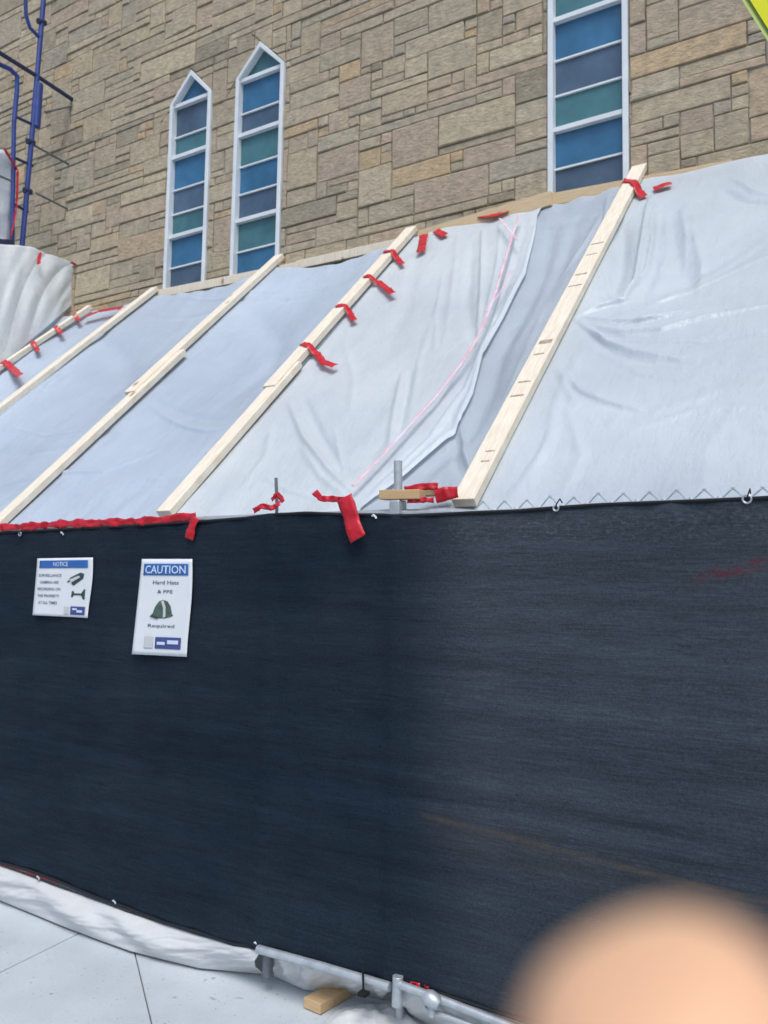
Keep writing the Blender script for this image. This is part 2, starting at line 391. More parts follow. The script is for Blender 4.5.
# mortar bed and the solid body behind (openings kept clear)
polys = [[(x0w, z0w), (x1w, z0w), (x1w, z1w+1.2), (x0w, z1w+1.2)]]
for W in wins: polys = subtract(polys, wpoly(W, .004))
mv, mf = [], []
for P in polys:
    bb = len(mv); n = len(P)
    for p in P: mv.append((p[0], YW, p[1]))
    for p in P: mv.append((p[0], YW+.35, p[1]))
    mf.append(tuple(range(bb, bb+n)))
    for i in range(n): j = (i+1) % n; mf.append((bb+i, bb+n+i, bb+n+j, bb+j))
so = bpy.data.objects.new('stone_wall', me); COL.objects.link(so); so.parent = church; so.matrix_parent_inverse = church.matrix_world.inverted()
mk('mortar_bed', mv, mf, m_mortar, so)
b = MB(); b.abox(x0w, x1w, YW+.351, 14, 0, z1w+1.2); b.build('wall_body', m_mortar, church)
b = MB(); 
rv = [(x0w-.3, YW-.3, 11.0),(x1w+.3, YW-.3, 11.0),(x0w-.3, 14.3, 11.0),(x1w+.3, 14.3, 11.0),(x0w-.3, 9.6, 15.5),(x1w+.3, 9.6, 15.5)]
mk('roof', rv, [(0,1,5,4),(2,4,5,3),(0,4,2),(1,3,5),(0,2,3,1)], varied('slate', (.08,.08,.09), (.12,.12,.13), 8), church)
# windows
Zax, Xax, Yax = Vector((0,0,1)), Vector((1,0,0)), Vector((0,1,0))
def window(W, bars, colours, label):
    xl, xr, zs, zt, zb = W['xl'], W['xr'], W['zs'], W['zt'], W['zb']; xm = (xl+xr)/2
    fw, yf0, yf1 = .037, YW-.034, YW+.05
    def ring(po, pi, y0, y1):
        n = len(po); v = [(p[0], y0, p[1]) for p in po]+[(p[0], y0, p[1]) for p in pi]+[(p[0], y1, p[1]) for p in pi]+[(p[0], y1, p[1]) for p in po]; f = []
        for i in range(n):
            j = (i+1) % n; f += [(i,j,n+j,n+i), (n+i,n+j,2*n+j,2*n+i), (3*n+i,3*n+j,j,i)]
        return v, f
    po = wpoly(W); s = (xr-xl)/2; k = (zt-zs)/s
    def inset(g): return [(xl+g, zb+g), (xr-g, zb+g), (xr-g, zs - g*.2), (xm, zt-g*math.hypot(1,k)), (xl+g, zs-g*.2)]
    v, f = ring(po, inset(fw), yf0, yf1)
    o = mk('window', v, f, m_white, church); m = o.modifiers.new('b','BEVEL'); m.width = .004; m.limit_method = 'ANGLE'
    o['label'] = label
    # panes: bands between consecutive bars
    edges = [zb+fw] + [z for z, t in bars] + [zt]
    ip = inset(fw-.004)
    for i in range(len(edges)-1):
        P = clip(ip, (xl-1, edges[i]), (xr+1, edges[i]), True); P = clip(P, (xl-1, edges[i+1]), (xr+1, edges[i+1]), False)
        if len(P) < 3: continue
        n = len(P); vv_ = [(p[0], YW+.028, p[1]) for p in P]+[(p[0], YW+.034, p[1]) for p in P]
        ff = [tuple(range(n)), tuple(reversed(range(n, 2*n)))]+[(j, i2, n+i2, n+j) for i2 in range(n) for j in [(i2+1)%n]]
        mk('pane', vv_, ff, G[colours[i % len(colours)]], o)
    for z, t in bars:
        bb = MB(); hw = .016 if t else .0065
        lim = (xr-xl)/2-.03 if z <= zs else max(.02, (zt-z)/k-.03)
        bb.abox(xm-lim, xm+lim, YW-.012 if t else YW+.012, YW+.045, z-hw, z+hw); bb.build('glazing_bar', m_white, o)
def zz(xa, ya, xb, yb): return (wq(xa,ya)[1]+wq(xb,yb)[1])/2
b1 = [(zz(169,269,200,260),0),(zz(168,240,203,227),1),(zz(170,217,204,203),0),(zz(171,191,205,180),0),(zz(172,160,207,146),1),(zz(174,139,207,125),0),(zz(176,107,211,94),1)]
b2 = [(zz(236,252,270,244),0),(zz(234,223,275,211),1),(zz(236,195,275,184),0),(zz(238,168,278,154),0),(zz(238,137,279,123),1),(zz(241,113,279,101),0),(zz(241,82,282,66),1)]
b3 = [(zz(556,169,620,152),0),(zz(552,131,624,112),1),(zz(555,96,623,75),0),(zz(556,60,624,38),0),(zz(552,22,615,0),1)]
dz = b3[4][0]-b3[1][0]; b3 += [(b3[4][0]+dz*.33,0),(b3[4][0]+dz*.66,0),(b3[4][0]+dz,1),(b3[4][0]+dz*1.3,0)]
window(wins[0], b1, 'mbtmbtmb', 'narrow pointed window with white frame and blue, mauve and teal panes, left of the pair')
window(wins[1], b2, 'btmbtmbt', 'narrow pointed window with white frame, right of the pair')
window(wins[2], b3, 'mbtmbtmbtb', 'wide tall window with white frame, near the upper right')

# ------------------------------------------------------------------ sheeting
def interp_feats(feats, X, Sg):
    h = np.zeros_like(X)
    for pts, amp, wid in feats:
        P = np.array([sxy(*p) for p in pts]); best = np.full(X.shape, 1e9); tt = np.zeros_like(X); tot = 0
        seg = np.linalg.norm(P[1:]-P[:-1], axis=1); cum = np.concatenate([[0], np.cumsum(seg)])
        for i in range(len(P)-1):
            a, bb = P[i], P[i+1]; dv = bb-a; l2 = (dv**2).sum()
            t = np.clip(((X-a[0])*dv[0]+(Sg-a[1])*dv[1])/l2, 0, 1)
            dist = np.hypot(X-a[0]-t*dv[0], Sg-a[1]-t*dv[1]); mk_ = dist < best
            best = np.where(mk_, dist, best); tt = np.where(mk_, (cum[i]+t*seg[i])/cum[-1], tt)
        taper = np.clip(np.sin(np.pi*np.clip(tt*.9+.05, 0, 1)), 0, 1)**.6
        h += amp*np.exp(-(best/wid)**2)*taper
    return h
def pnoise(X, Y, sx, sy, seed, oct=3):
    rng = np.random.RandomState(seed); h = np.zeros_like(X)
    for o in range(oct):
        for k in range(5):
            a = rng.uniform(-.5, .5)+ (math.pi/2 if rng.rand() < .25 else 0); f = 2**o*rng.uniform(.7, 1.4); ph = rng.uniform(0, 6.28)
            h += np.sin((X*math.cos(a)*sx+Y*math.sin(a)*sy)*f*6.28+ph + 1.3*np.sin(Y*sy*3*f+ph*2)+ .8*np.sin(X*sx*2.3*f+ph))/5/(1.8**o)
    return h
def grid(name, PT, nu, nv, mat, parent=None, thick=.0):
    V = PT.reshape(-1, 3)
    F_ = [(j*nu+i, j*nu+i+1, (j+1)*nu+i+1, (j+1)*nu+i) for j in range(nv-1) for i in range(nu-1)]
    o = mk(name, V.tolist(), F_, mat, parent, True)
    if thick:
        m = o.modifiers.new('s', 'SOLIDIFY'); m.thickness = thick; m.offset = -1
    return o
BX = [sum(sxy(*p)[0] for p in q)/2 for q in (((0,368),(88,308)), ((0,408),(155,290)), ((0,522),(278,258)), ((165,512),(412,230)), ((468,500),(638,168)))]
SLED = (YW-.06-2.765)*math.sqrt(1+KS*KS)
nST, nSN = np.array(ST), np.array(SN)
def curve(pts):
    P = sorted((sxy(*p)[1], sxy(*p)[0]) for p in pts); return [p[0] for p in P], [p[1] for p in P]
def roof_sheet(name, xa, xb, feats, label, topf, sagmul=1.0, step=.013, seed=1, lb=None, rb=None, mat=None, off=0.0):
    nu = int((xb-xa)/step); nv = int((SLED+.1)/step)
    us = np.linspace(xa, xb, nu); vs = np.linspace(-.02, 1, nv)
    X, Vv = np.meshgrid(us, vs); top = topf(X); Sg = Vv*top
    if lb or rb:
        S1 = Vv*SLED; q = (X-xa)/(xb-xa)
        XL = np.interp(S1, *curve(lb)) if lb else np.full_like(X, xa)
        XR_ = np.interp(S1, *curve(rb)) if rb else np.full_like(X, xb)
        X = XL+(XR_-XL)*q; Sg = Vv*topf(X)
    h = np.zeros_like(X)
    knots = [-9.2]+BX+[.6, 2.2]
    for a, c in zip(knots[:-1], knots[1:]):
        m = (X >= a) & (X < c); t = (X-a)/(c-a)
        prof = np.sin(np.pi*t)**.8
        h = np.where(m, -.085*sagmul*np.nan_to_num(prof)*np.sin(np.pi*np.clip(Sg/SLED*.94+.03, 0, 1))**.7*(.35+.75*Sg/SLED), h)
    h += .010*pnoise(X, Sg, .55, .35, seed)*np.clip(Sg/.4, 0, 1) + .0022*pnoise(X, Sg, 2.2, 1.0, seed+5)
    # small gathers pulled from the top edge and the foot
    h += .009*np.exp(-(SLED-Sg)/.22)*np.sin(X*21+3*np.sin(X*3.7))*np.exp(-0*X)
    h += .006*np.exp(-Sg/.18)*np.sin(X*26+2*np.sin(X*4.1+1))
    h += interp_feats(feats, X, Sg)
    h = h-.024; near = np.minimum.reduce([np.abs(X-bx) for bx in BX]) < .07; h = np.where(near & (h > -.021), -.021, h)+off
    PT = np.stack([X, 2.765+nST[1]*Sg+nSN[1]*h, ZS0+nST[2]*Sg+nSN[2]*h], -1)
    # hang the foot straight down behind the fence
    ft = Sg < 0; PT[..., 2] = np.where(ft, ZS0+Sg*8, PT[..., 2]); PT[..., 1] = np.where(ft, 2.775, PT[..., 1])
    o = grid(name, PT, nu, nv, mat or m_sheet); tag(o, label, 'plastic sheet', 'white plastic sheets of the lean-to roof'); return o
featsL = [([(146,399),(175,414),(205,422),(238,418)], .009, .007), ([(0,479),(45,471),(100,463),(150,441)], .007, .009), ([(8,420),(40,425),(90,420)], .005, .012), ([(200,450),(235,460),(262,440)], .005, .012), ([(100,480),(140,470),(190,470)], .004, .015), ([(190,330),(235,322),(290,300)], .006, .015),([(145,398),(175,413),(205,421),(236,418)], .010, .022), ([(145,392),(185,403),(225,410)], -.012, .03),
          ([(0,478),(45,470),(100,462),(150,440)], .011, .02), ([(230,410),(265,395),(290,380)], .008, .02), ([(0,446),(60,440),(130,420)], -.01, .035),
          ([(95,330),(115,345),(120,365),(95,392)], -.028, .09), ([(245,300),(270,325),(262,355),(215,390)], -.028, .09),
          ([(180,290),(240,290),(330,272)], .010, .02), ([(150,310),(220,300),(300,283),(370,262)], -.012, .03),
          ([(62,508),(80,525),(95,535)], .006, .012), ([(50,375),(40,385),(20,392)], .008, .015)]
def topL(X): # droops below the ledger between the rafters
    xa, xc = BX[2], BX[3]; t = np.clip((X-xa)/(xc-xa), 0, 1)
    d = .10*np.sin(np.pi*t)**.6*(1-.35*t)
    t2 = np.clip((X-BX[1])/(BX[2]-BX[1]), 0, 1); d2 = .05*np.sin(np.pi*t2)
    return SLED-.115-d-d2
roof_sheet('plastic_sheet', -8.6, BX[3]+.03, featsL, 'long smooth white plastic sheet stretched over the left rafters below the pointed windows', topL, 1.5, .013, 3, mat=m_sheetB)
featsM = [([(287,398),(302,432),(326,463),(350,486)], .008, .006), ([(402,361),(396,400),(388,438)], .010, .006), ([(330,420),(336,450),(345,480)], .008, .008), ([(262,470),(285,485),(320,494)], .007, .01), ([(340,330),(350,370),(345,410)], .006, .02), ([(440,260),(432,300),(430,340)], .006, .014),([(398,363),(392,400),(386,440)], .016, .016), ([(406,361),(400,400),(395,432)], -.014, .022),
          ([(286,396),(300,430),(325,462),(350,487)], .017, .018), ([(300,392),(318,430),(342,468)], -.014, .022), ([(298,440),(318,470),(345,492)], .012, .014),
          ([(458,417),(462,445),(472,474)], .014, .014), ([(450,410),(452,450),(462,480)], -.012, .02),
          ([(418,235),(404,290),(384,340)], -.012, .05), ([(600,205),(585,230),(560,262)], .010, .02), ([(606,190),(603,215),(590,235)], .013, .014),
          ([(470,232),(462,290),(470,330)], -.018, .035), ([(536,225),(524,300),(500,370),(470,430)], -.02, .035),
          ([(480,222),(478,270),(474,334)], .020, .013), ([(268,420),(262,450),(240,480)], .008, .02)]
seamR = [(538,205),(536,218),(525,261),(505,300),(482,343),(472,385),(454,424),(406,466),(372,492),(360,502)]
seamL = [(502,205),(500,218),(496,255),(486,300),(475,340),(440,398),(398,440),(352,492),(340,502)]
topM = lambda X: SLED-.10+.035*np.clip((X+2.6)/.5,0,1)-.06*np.clip((-2.6-X)/.3,0,1)
inR = [(x-3,y-1) for x,y in seamR]
featsM1 = featsM + [(inR[1:9], .016, .014), ([(x-12,y-4) for x,y in seamR[1:9]], -.008, .02), ([(x-2,y-2) for x,y in seamL[1:8]], .012, .012),
    ([(515,222),(505,262),(490,310),(479,342)], .016, .010), ([(476,346),(462,380),(430,430),(372,486)], .014, .012), ([(490,380),(460,410)], .01, .012),
    ([(455,228),(448,280),(440,330)], .007, .02), ([(430,300),(415,350),(408,400)], .006, .02)]
featsM2 = [([(x+14,y) for x,y in seamR[1:9]], -.03, .05), ([(458,417),(462,445),(472,474)], .018, .013), ([(450,410),(452,450),(462,480)], -.012, .02),
    ([(600,205),(585,230),(560,262)], .012, .02), ([(606,190),(603,215),(590,235)], .016, .014), ([(575,210),(560,250),(540,290)], -.02, .05), ([(540,300),(520,350),(500,400)], .007, .02)]
roof_sheet('plastic_sheet', BX[3]+.032, -1.9, featsM1, 'brighter white plastic sheet right of the taped rafter, ending in a pink-edged twisted seam', topM, .8, .0085, 11, rb=seamR, mat=m_sheetW, off=.003)
roof_sheet('plastic_sheet', -2.4, BX[4]+.02, featsM2, 'greyer white plastic sheet tucked under the twisted seam, left of the stamped rafter', lambda X: topM(X)-.004, .9, .0085, 12, lb=seamL, mat=m_sheetG, off=-.010)
featsR = [([(655,192),(649,215),(643,245),(634,277),(618,293),(592,302)], .016, .007), ([(577,313),(615,316),(650,308),(700,296)], .010, .006), ([(579,319),(604,334),(640,341),(684,345)], .010, .006), ([(561,369),(580,386),(606,395),(640,401)], .009, .006), ([(610,300),(660,290),(720,262),(768,240)], .008, .012), ([(640,420),(690,400),(768,395)], .006, .02), ([(600,345),(640,365),(700,372)], .007, .015), ([(690,215),(700,250),(696,280)], .01, .02),([(652,190),(647,200),(640,240),(633,276),(622,292),(595,301),(574,312)], .034, .014), ([(660,196),(655,230),(652,262),(640,290)], -.016, .025),
          ([(652,205),(650,235),(644,262),(634,278)], .026, .010), ([(664,205),(666,235),(662,255)], .010, .012), ([(606,265),(608,285),(618,292)], .012, .012),
          ([(578,311),(610,313),(641,310),(680,298)], .022, .012), ([(576,315),(600,330),(640,331),(700,328)], .014, .010), ([(640,290),(700,262),(768,228)], -.02, .07), ([(578,316),(620,322),(660,318),(700,305),(768,290)], .016, .018),
          ([(585,321),(607,335),(632,342),(679,347)], .016, .014), ([(585,328),(612,345),(650,352),(700,350)], -.012, .022), ([(578,320),(630,331),(690,330),(768,318)], -.010, .022),
          ([(560,368),(577,383),(598,393),(641,402)], .012, .015), ([(556,362),(566,385),(575,400)], .010, .014), ([(640,300),(690,270),(768,225)], .012, .035),
          ([(580,345),(560,380),(545,440),(528,480)], .008, .022), ([(565,400),(580,450),(560,490)], .008, .02), ([(680,200),(684,225),(682,255)], .007, .015),
          ([(622,215),(618,260),(608,292)], -.045, .05), ([(668,195),(672,240),(690,280)], -.03, .06), ([(720,180),(742,190),(768,190)], -.02, .03), ([(735,170),(752,180),(768,183)], .015, .02),
          ([(622,430),(660,400),(720,380),(768,372)], .006, .035), ([(510,492),(540,450),(556,420)], .008, .02), ([(700,480),(706,440),(730,400)], .005, .03)]
def topR(X):
    xq = sxy(640,182)[0]; t = np.clip((X-xq)/(sxy(735,168)[0]-xq), 0, 1); return SLED-.085+t*.012+.0*X
roof_sheet('plastic_sheet', BX[4]+.022, 2.0, featsR, 'largest white plastic sheet right of the stamped rafter, creased from its mid-height knot', topR, .75, .0095, 23)

# end curtain at upper left
def curtain():
    nu, nv = 150, 70; PT = np.zeros((nv, nu, 3))
    tl, tm, tr_ = at(-60,238,X=-6.84), at(30,247,X=-6.84), at(75,264,X=-6.84)
    bl, br = Vector(sl(-6.56, sxy(-60,391)[1], -.005)), Vector(sl(*sxy(77,300), -.005))
    for j in range(nv):
        for i in range(nu):
            u, v_ = i/(nu-1), j/(nv-1)
            T = tl.lerp(tm, u*1.6) if u < .625 else tm.lerp(tr_, (u-.625)/.375)
            B = bl.lerp(br, u); p = T.lerp(B, v_)
            ph = (u+.55*v_)*10; ph2 = u*21+v_*12; v2 = 1-v_**3
            fold = .020*(abs(math.sin(ph*.9+.9*math.sin(ph*.6+1)))**.6-.6)+.004*math.sin(ph*4+2*math.sin(ph))*(.35+.65*v_)*(1-.5*v_*v_) + .014*math.sin(ph2*1.4)*(v_) + .01*math.sin(u*40+v_*9)*(.3+v_*.3)
            p = p + Vector((.9, -.35, .2)).normalized()*(fold*min(1, (1-u)*6+.1)*v2 + .03*math.sin(math.pi*v_)*(1-u))
            PT[j, i] = p
    o = grid('plastic_curtain', PT, nu, nv, m_sheet2, None, .0012)
    tag(o, 'creased white plastic curtain hanging from the blue scaffold, at the far left', 'plastic curtain')
curtain()

# ------------------------------------------------------------------ lumber
STACK = []
def rafter(px_top, px_bot, label, splice=None, w=.089, marks=(), x_off=0):
    X, s1 = sxy(*px_top); X0, s0 = sxy(*px_bot); Xm = (X+X0)/2
    o = empty('lumber_rafter', sl(Xm, s0, .0)); tag(o, label, 'lumber board', 'sloping lumber rafters over the sheeting')
    if splice:
        sa = sxy(*splice[0])[1]; sb = sxy(*splice[1])[1]
        Xl, Xu = Xm+x_off, Xm-x_off
        b = MB(); b.beam(sl(Xl, s0, 0), sl(Xl, sb, 0), w, .038, SN); b.build('plank', m_wood, o, bevel=.003)
        b = MB(); b.beam(sl(Xu, sa, .009), sl(Xu, s1, .002), w, .038, SN); b.build('plank', m_wood, o, bevel=.003)
        STACK.append((Xl, w, -1, sb, .019)); STACK.append((Xu, w, sa, 9, .027)); X = X0 = Xl
    else:
        b = MB(); b.beam(sl(X0, s0, 0), sl(X, s1, 0), w, .038, SN); b.build('plank', m_wood, o, bevel=.003)
        for kk in range(8): STACK.append((X0+(X-X0)*(kk+.5)/8, w, s0+(s1-s0)*kk/8, s0+(s1-s0)*(kk+1)/8+.001, .019))
    for (s_, ww, hh, off) in marks:
        b = MB(); ax = (sl(X, s1)-sl(X0, s0)).normalized()
        xx = X0+(X-X0)*(s_-s0)/(s1-s0)
        b.box(sl(xx+off, s_, .0195), ax, hh*.75, Xax, ww/2, SN, .0008); b.build('grade_stamp', m_ink, o)
    return o
def SS(px, py): return sxy(px, py)[1]
rafter((90,307), (-40,394), 'red-taped lumber rafter along the bottom of the hanging curtain', w=.07)
rafter((155,289), (-60,455), 'plain lumber rafter starting just left of the narrow pointed windows')
rafter((279,257), (-4,526), 'spliced lumber rafter ending below the right one of the pointed pair', splice=((125,396),(182,352)), x_off=.024)
rafter((413,229), (163,514), 'lumber rafter with many red tape strips, ending left of the bulky ledger end', splice=((284,388),(312,362)), x_off=.010)
mk_ = [(SS(596,247),.07,.008,0),(SS(590,258),.06,.005,.0),(SS(579,278),.06,.008,0),(SS(576,289),.07,.006,0),(SS(549,345),.062,.022,0),(SS(545,357),.05,.007,0),
       (SS(529,385),.055,.008,0),(SS(522,399),.06,.008,.0),(SS(490,455),.04,.005,.01),(SS(487,465),.035,.005,.012)]
rafter((640,167), (464,503), 'lumber rafter with dark grade stamps, below the wide tall window', marks=mk_, w=.094)
# ledger boards on the wall
ZLED = 4.105
def ledger(pxa, pxb, label, zoff=0, h=.089, yo=0, mat=m_woodL):
    a, c = at(*pxa, Y=YW-.07+yo), at(*pxb, Y=YW-.07+yo)
    b = MB(); b.beam(a+Vector((0,0,zoff)), c+Vector((0,0,zoff)), .045, h, Zax); o = b.build('ledger_board', mat, None, bevel=.003)
    tag(o, label, 'lumber board', 'ledger boards fixed along the stone wall')
ledger((152,296), (300,267), 'ledger board under the pair of narrow pointed windows, pale wood', h=.075, mat=m_wood)
ledger((297,266), (431,237), 'ledger board between the pointed windows and the taped rafter top', h=.07, yo=-.004, mat=m_wood)
ledger((420,238), (552,199), 'bulky tan ledger board ending under the wide tall window', h=.10, yo=-.03)
ledger((545,202), (732,168), 'ledger board running right from beneath the wide tall window', h=.085, yo=.01)
ledger((735,170), (1400,60), 'ledger board hidden under the right plastic sheet edge', h=.05, yo=.015)
b = MB(); a, c = at(160,303,Y=YW-.04), at(545,216,Y=YW-.04); b.beam(a, c, .03, .06, Zax)  # shade below the ledgers drawn as an added near-black strip
tag(b.build('shadow_strip', m_dark), 'dark strip standing in for shade under the pale ledger boards against the wall', 'shadow strip')

# ------------------------------------------------------------------ tape
TN = [0]
def tape(pts, w, label=None, lift=.0, mode='slope', mat=None, crumple=.0045, n=22, group=None, name='red_tape', cat='tape', wdir=None, Y=None):
    rnd = random.Random(TN[0]*13+5); TN[0] += 1
    if mode == 'slope': P = [sl(*sxy(*p), 0) for p in pts]; nn = SN
    elif mode == 'Y': P = [at(*p, Y=Y) for p in pts]; nn = Vector((0,-1,0))
    else: P = [Vector(p) for p in pts]; nn = Vector((0,-1,.2)).normalized()
    ls = [0]
    for a, c in zip(P[:-1], P[1:]): ls.append(ls[-1]+(c-a).length)
    m = 5; PT = np.zeros((n, m, 3)); ph = rnd.random()*6
    for i in range(n):
        s = i/(n-1)*ls[-1]; k = 0
        while k < len(P)-2 and s > ls[k+1]: k += 1
        p = P[k].lerp(P[k+1], (s-ls[k])/max(1e-6, ls[k+1]-ls[k])); t = (P[k+1]-P[k]).normalized()
        sd = (wdir or t.cross(nn)).normalized()
        ww = w*(1+(.7 if n > 60 else .25)*noise.noise(Vector((s/w*.8, 7, ph)))+rnd.uniform(-.03,.03))
        for j in range(m):
            q = j/(m-1)-.5
            if mode == 'slope':
                pp = p+sd*ww*q; lf = -.018
                sv_ = (pp-Vector((pp.x, 2.765, ZS0))).dot(ST)
                for (bx, bw, ba, bb_, bh) in STACK:
                    dd_ = abs(pp.x-bx)-bw/2
                    if ba < sv_ < bb_ and dd_ < .03: lf = max(lf, bh+.002 if dd_ < .003 else (bh+.002)*(1-dd_/.03)+(-.018)*dd_/.03)
                base_lift = lf if lift > 0.04 else lift-.024
            else: base_lift = 0
            PT[i, j] = p+nn*base_lift+sd*ww*q + nn*(crumple*(.7*noise.noise(Vector((s/w*1.1, q*1.2, ph)))*2+.5*noise.noise(Vector((s/w*3.1, q*3, ph))))+crumple*.6)
    o = grid(name, PT, m, n, mat or m_red, None, .0015)
    if label: tag(o, label, cat, group)
    return o
GT = 'short red tape strips on the sheeting'
T = lambda pts, w, lab, lift=.07, **k: tape(pts, w*1.22, lab, lift, group=k.pop('group', GT), **k)
T([(304,348),(316,351),(322,360),(334,363)], .034, 'lowest red tape strip on the taped rafter, hooked at its end', .092)
T([(338,310),(348,309),(353,318)], .030, 'second lowest red tape strip on the taped rafter', .09)
T([(366,280),(378,280),(392,291)], .034, 'third red tape strip up the taped rafter, long and slanted', .09)
T([(385,256),(394,254),(402,262)], .030, 'topmost red tape strip on the taped rafter', .09)
T([(423,232),(420,249)], .05, 'upright red tape patch beside the top of the taped rafter', .05)
T([(435,228),(444,233)], .045, 'small red tape patch on the ledger, right of the upright patch', .06)
T([(479,214),(494,213),(508,208)], .042, 'wide red tape strip stuck on the tan ledger end', .06)
T([(622,184),(634,185),(643,194)], .042, 'red tape strip crossing the top of the stamped rafter', .075)
T([(653,186),(671,180)], .055, 'red tape patch just right of the stamped rafter top', .06)
T([(-2,364),(8,364),(19,374)], .05, 'lowest and broadest red tape strip on the curtain-side rafter', .075)
T([(31,340),(37,349)], .035, 'red tape band on the curtain-side rafter, next above the broadest', .07)
T([(54,326),(61,332)], .035, 'red tape band midway along the curtain-side rafter', .07)
T([(73,315),(79,319)], .032, 'highest red tape band on the curtain-side rafter', .07)
T([(84,315),(100,309),(121,306)], .05, 'long red tape strip lying between the two leftmost rafter tops', .055)
def Tx(pts, w, lab, **k): tape(pts, w, lab, mode='P', group=GT, **k)
Tx([at(40,253,X=-6.76), at(39,264,X=-6.74)], .05, 'upright red tape tab on top of the hanging curtain')
Tx([at(71,262,X=-6.79), at(76,265,X=-6.79)], .04, 'tiny red tape tab at the upper right corner of the curtain')
# pink edges of the seam
GP = 'pink tape lines along the twisted seam'
tape([(520,216),(513,236),(505,264),(497,292),(486,322),(476,344),(462,366),(436,400),(405,434),(380,462),(354,489)], .016, 'long curved pink tape line following the twisted seam from ledger to fence', .036, mat=m_redp, crumple=.004, n=160, group=GP, name='pink_tape')
tape([(500,220),(509,231),(518,242)], .014, 'short pink tape line crossing the long one near its top', .036, mat=m_redp, crumple=.003, group=GP, name='pink_tape')
tape([(486,314),(500,296),(513,272)], .010, 'short pink tape line branching right from the long one above the twist', .036, mat=m_redp, crumple=.003, group=GP, name='pink_tape')
# fence-top tapes
GF = 'red tape on the fence'
YT = YF-.035
tape([(-30,528),(20,527),(60,524),(100,523),(150,521),(198,516)], .036, 'long crumpled red tape run along the fence top, at left above the signs', mode='Y', Y=YT, crumple=.010, n=110, group=GF)
tape([(196,517),(192,528),(189,539)], .05, 'red tape end dangling at the right end of the long run', mode='Y', Y=YT-.015, crumple=.006, n=16, group=GF)
tape([(254,511),(262,506),(272,508),(281,503)], .022, 'small red tape scrap around the thin rod', mode='Y', Y=YT, crumple=.008, group=GF)
tape([(272,500),(278,494),(284,502)], .02, 'red tape knot at the foot of the thin rod', mode='Y', Y=YT+.03, crumple=.006, n=12, group=GF)
tape([(315,492),(322,499),(332,499),(345,500)], .024, 'curled red tape tail on the fence top beside the dangling flag', mode='Y', Y=YT, crumple=.012, group=GF)
tape([(345,497),(350,512),(354,526),(359,539)], .07, 'broad red tape flag dangling over the dark screen', mode='Y', Y=YT-.03, crumple=.007, group=GF)
tape([(405,490),(420,487),(438,486)], .026, 'red tape strip behind the tan wood block', mode='Y', Y=YF+.05, crumple=.006, group=GF)
tape([(436,497),(446,494),(458,492)], .048, 'red tape bundle on the fence top at the foot of the stamped rafter', mode='Y', Y=YF+.03, crumple=.01, group=GF)
tape([(408,501),(420,500),(434,500)], .02, 'dark red tape scrap under the tan wood block', mode='Y', Y=YF-.02, crumple=.008, group=GF)
tape([(-10,860),(20,868),(60,882)], .016, 'red tape shred at the fence foot, far left', mode='Y', Y=YF-.02, crumple=.006, group=GF)
tape([(172,917),(200,926),(238,936)], .018, 'red tape shred on the bottom rail left of the post foot', mode='Y', Y=YF-.02, crumple=.006, group=GF)
tape([(402,981),(415,985),(430,989)], .022, 'red tape shred right of the grey clamp on the bottom rail', mode='Y', Y=YF-.03, crumple=.008, group=GF)
tape([(432,990),(445,992),(452,996)], .036, 'red tape knot behind the pipe coupling', mode='Y', Y=YF+.01, crumple=.01, group=GF)
tape([(455,1015),(470,1022),(490,1032)], .02, 'red tape shred under the pipe, beside the blurred fingertip', mode='Y', Y=YF-.01, crumple=.008, group=GF)

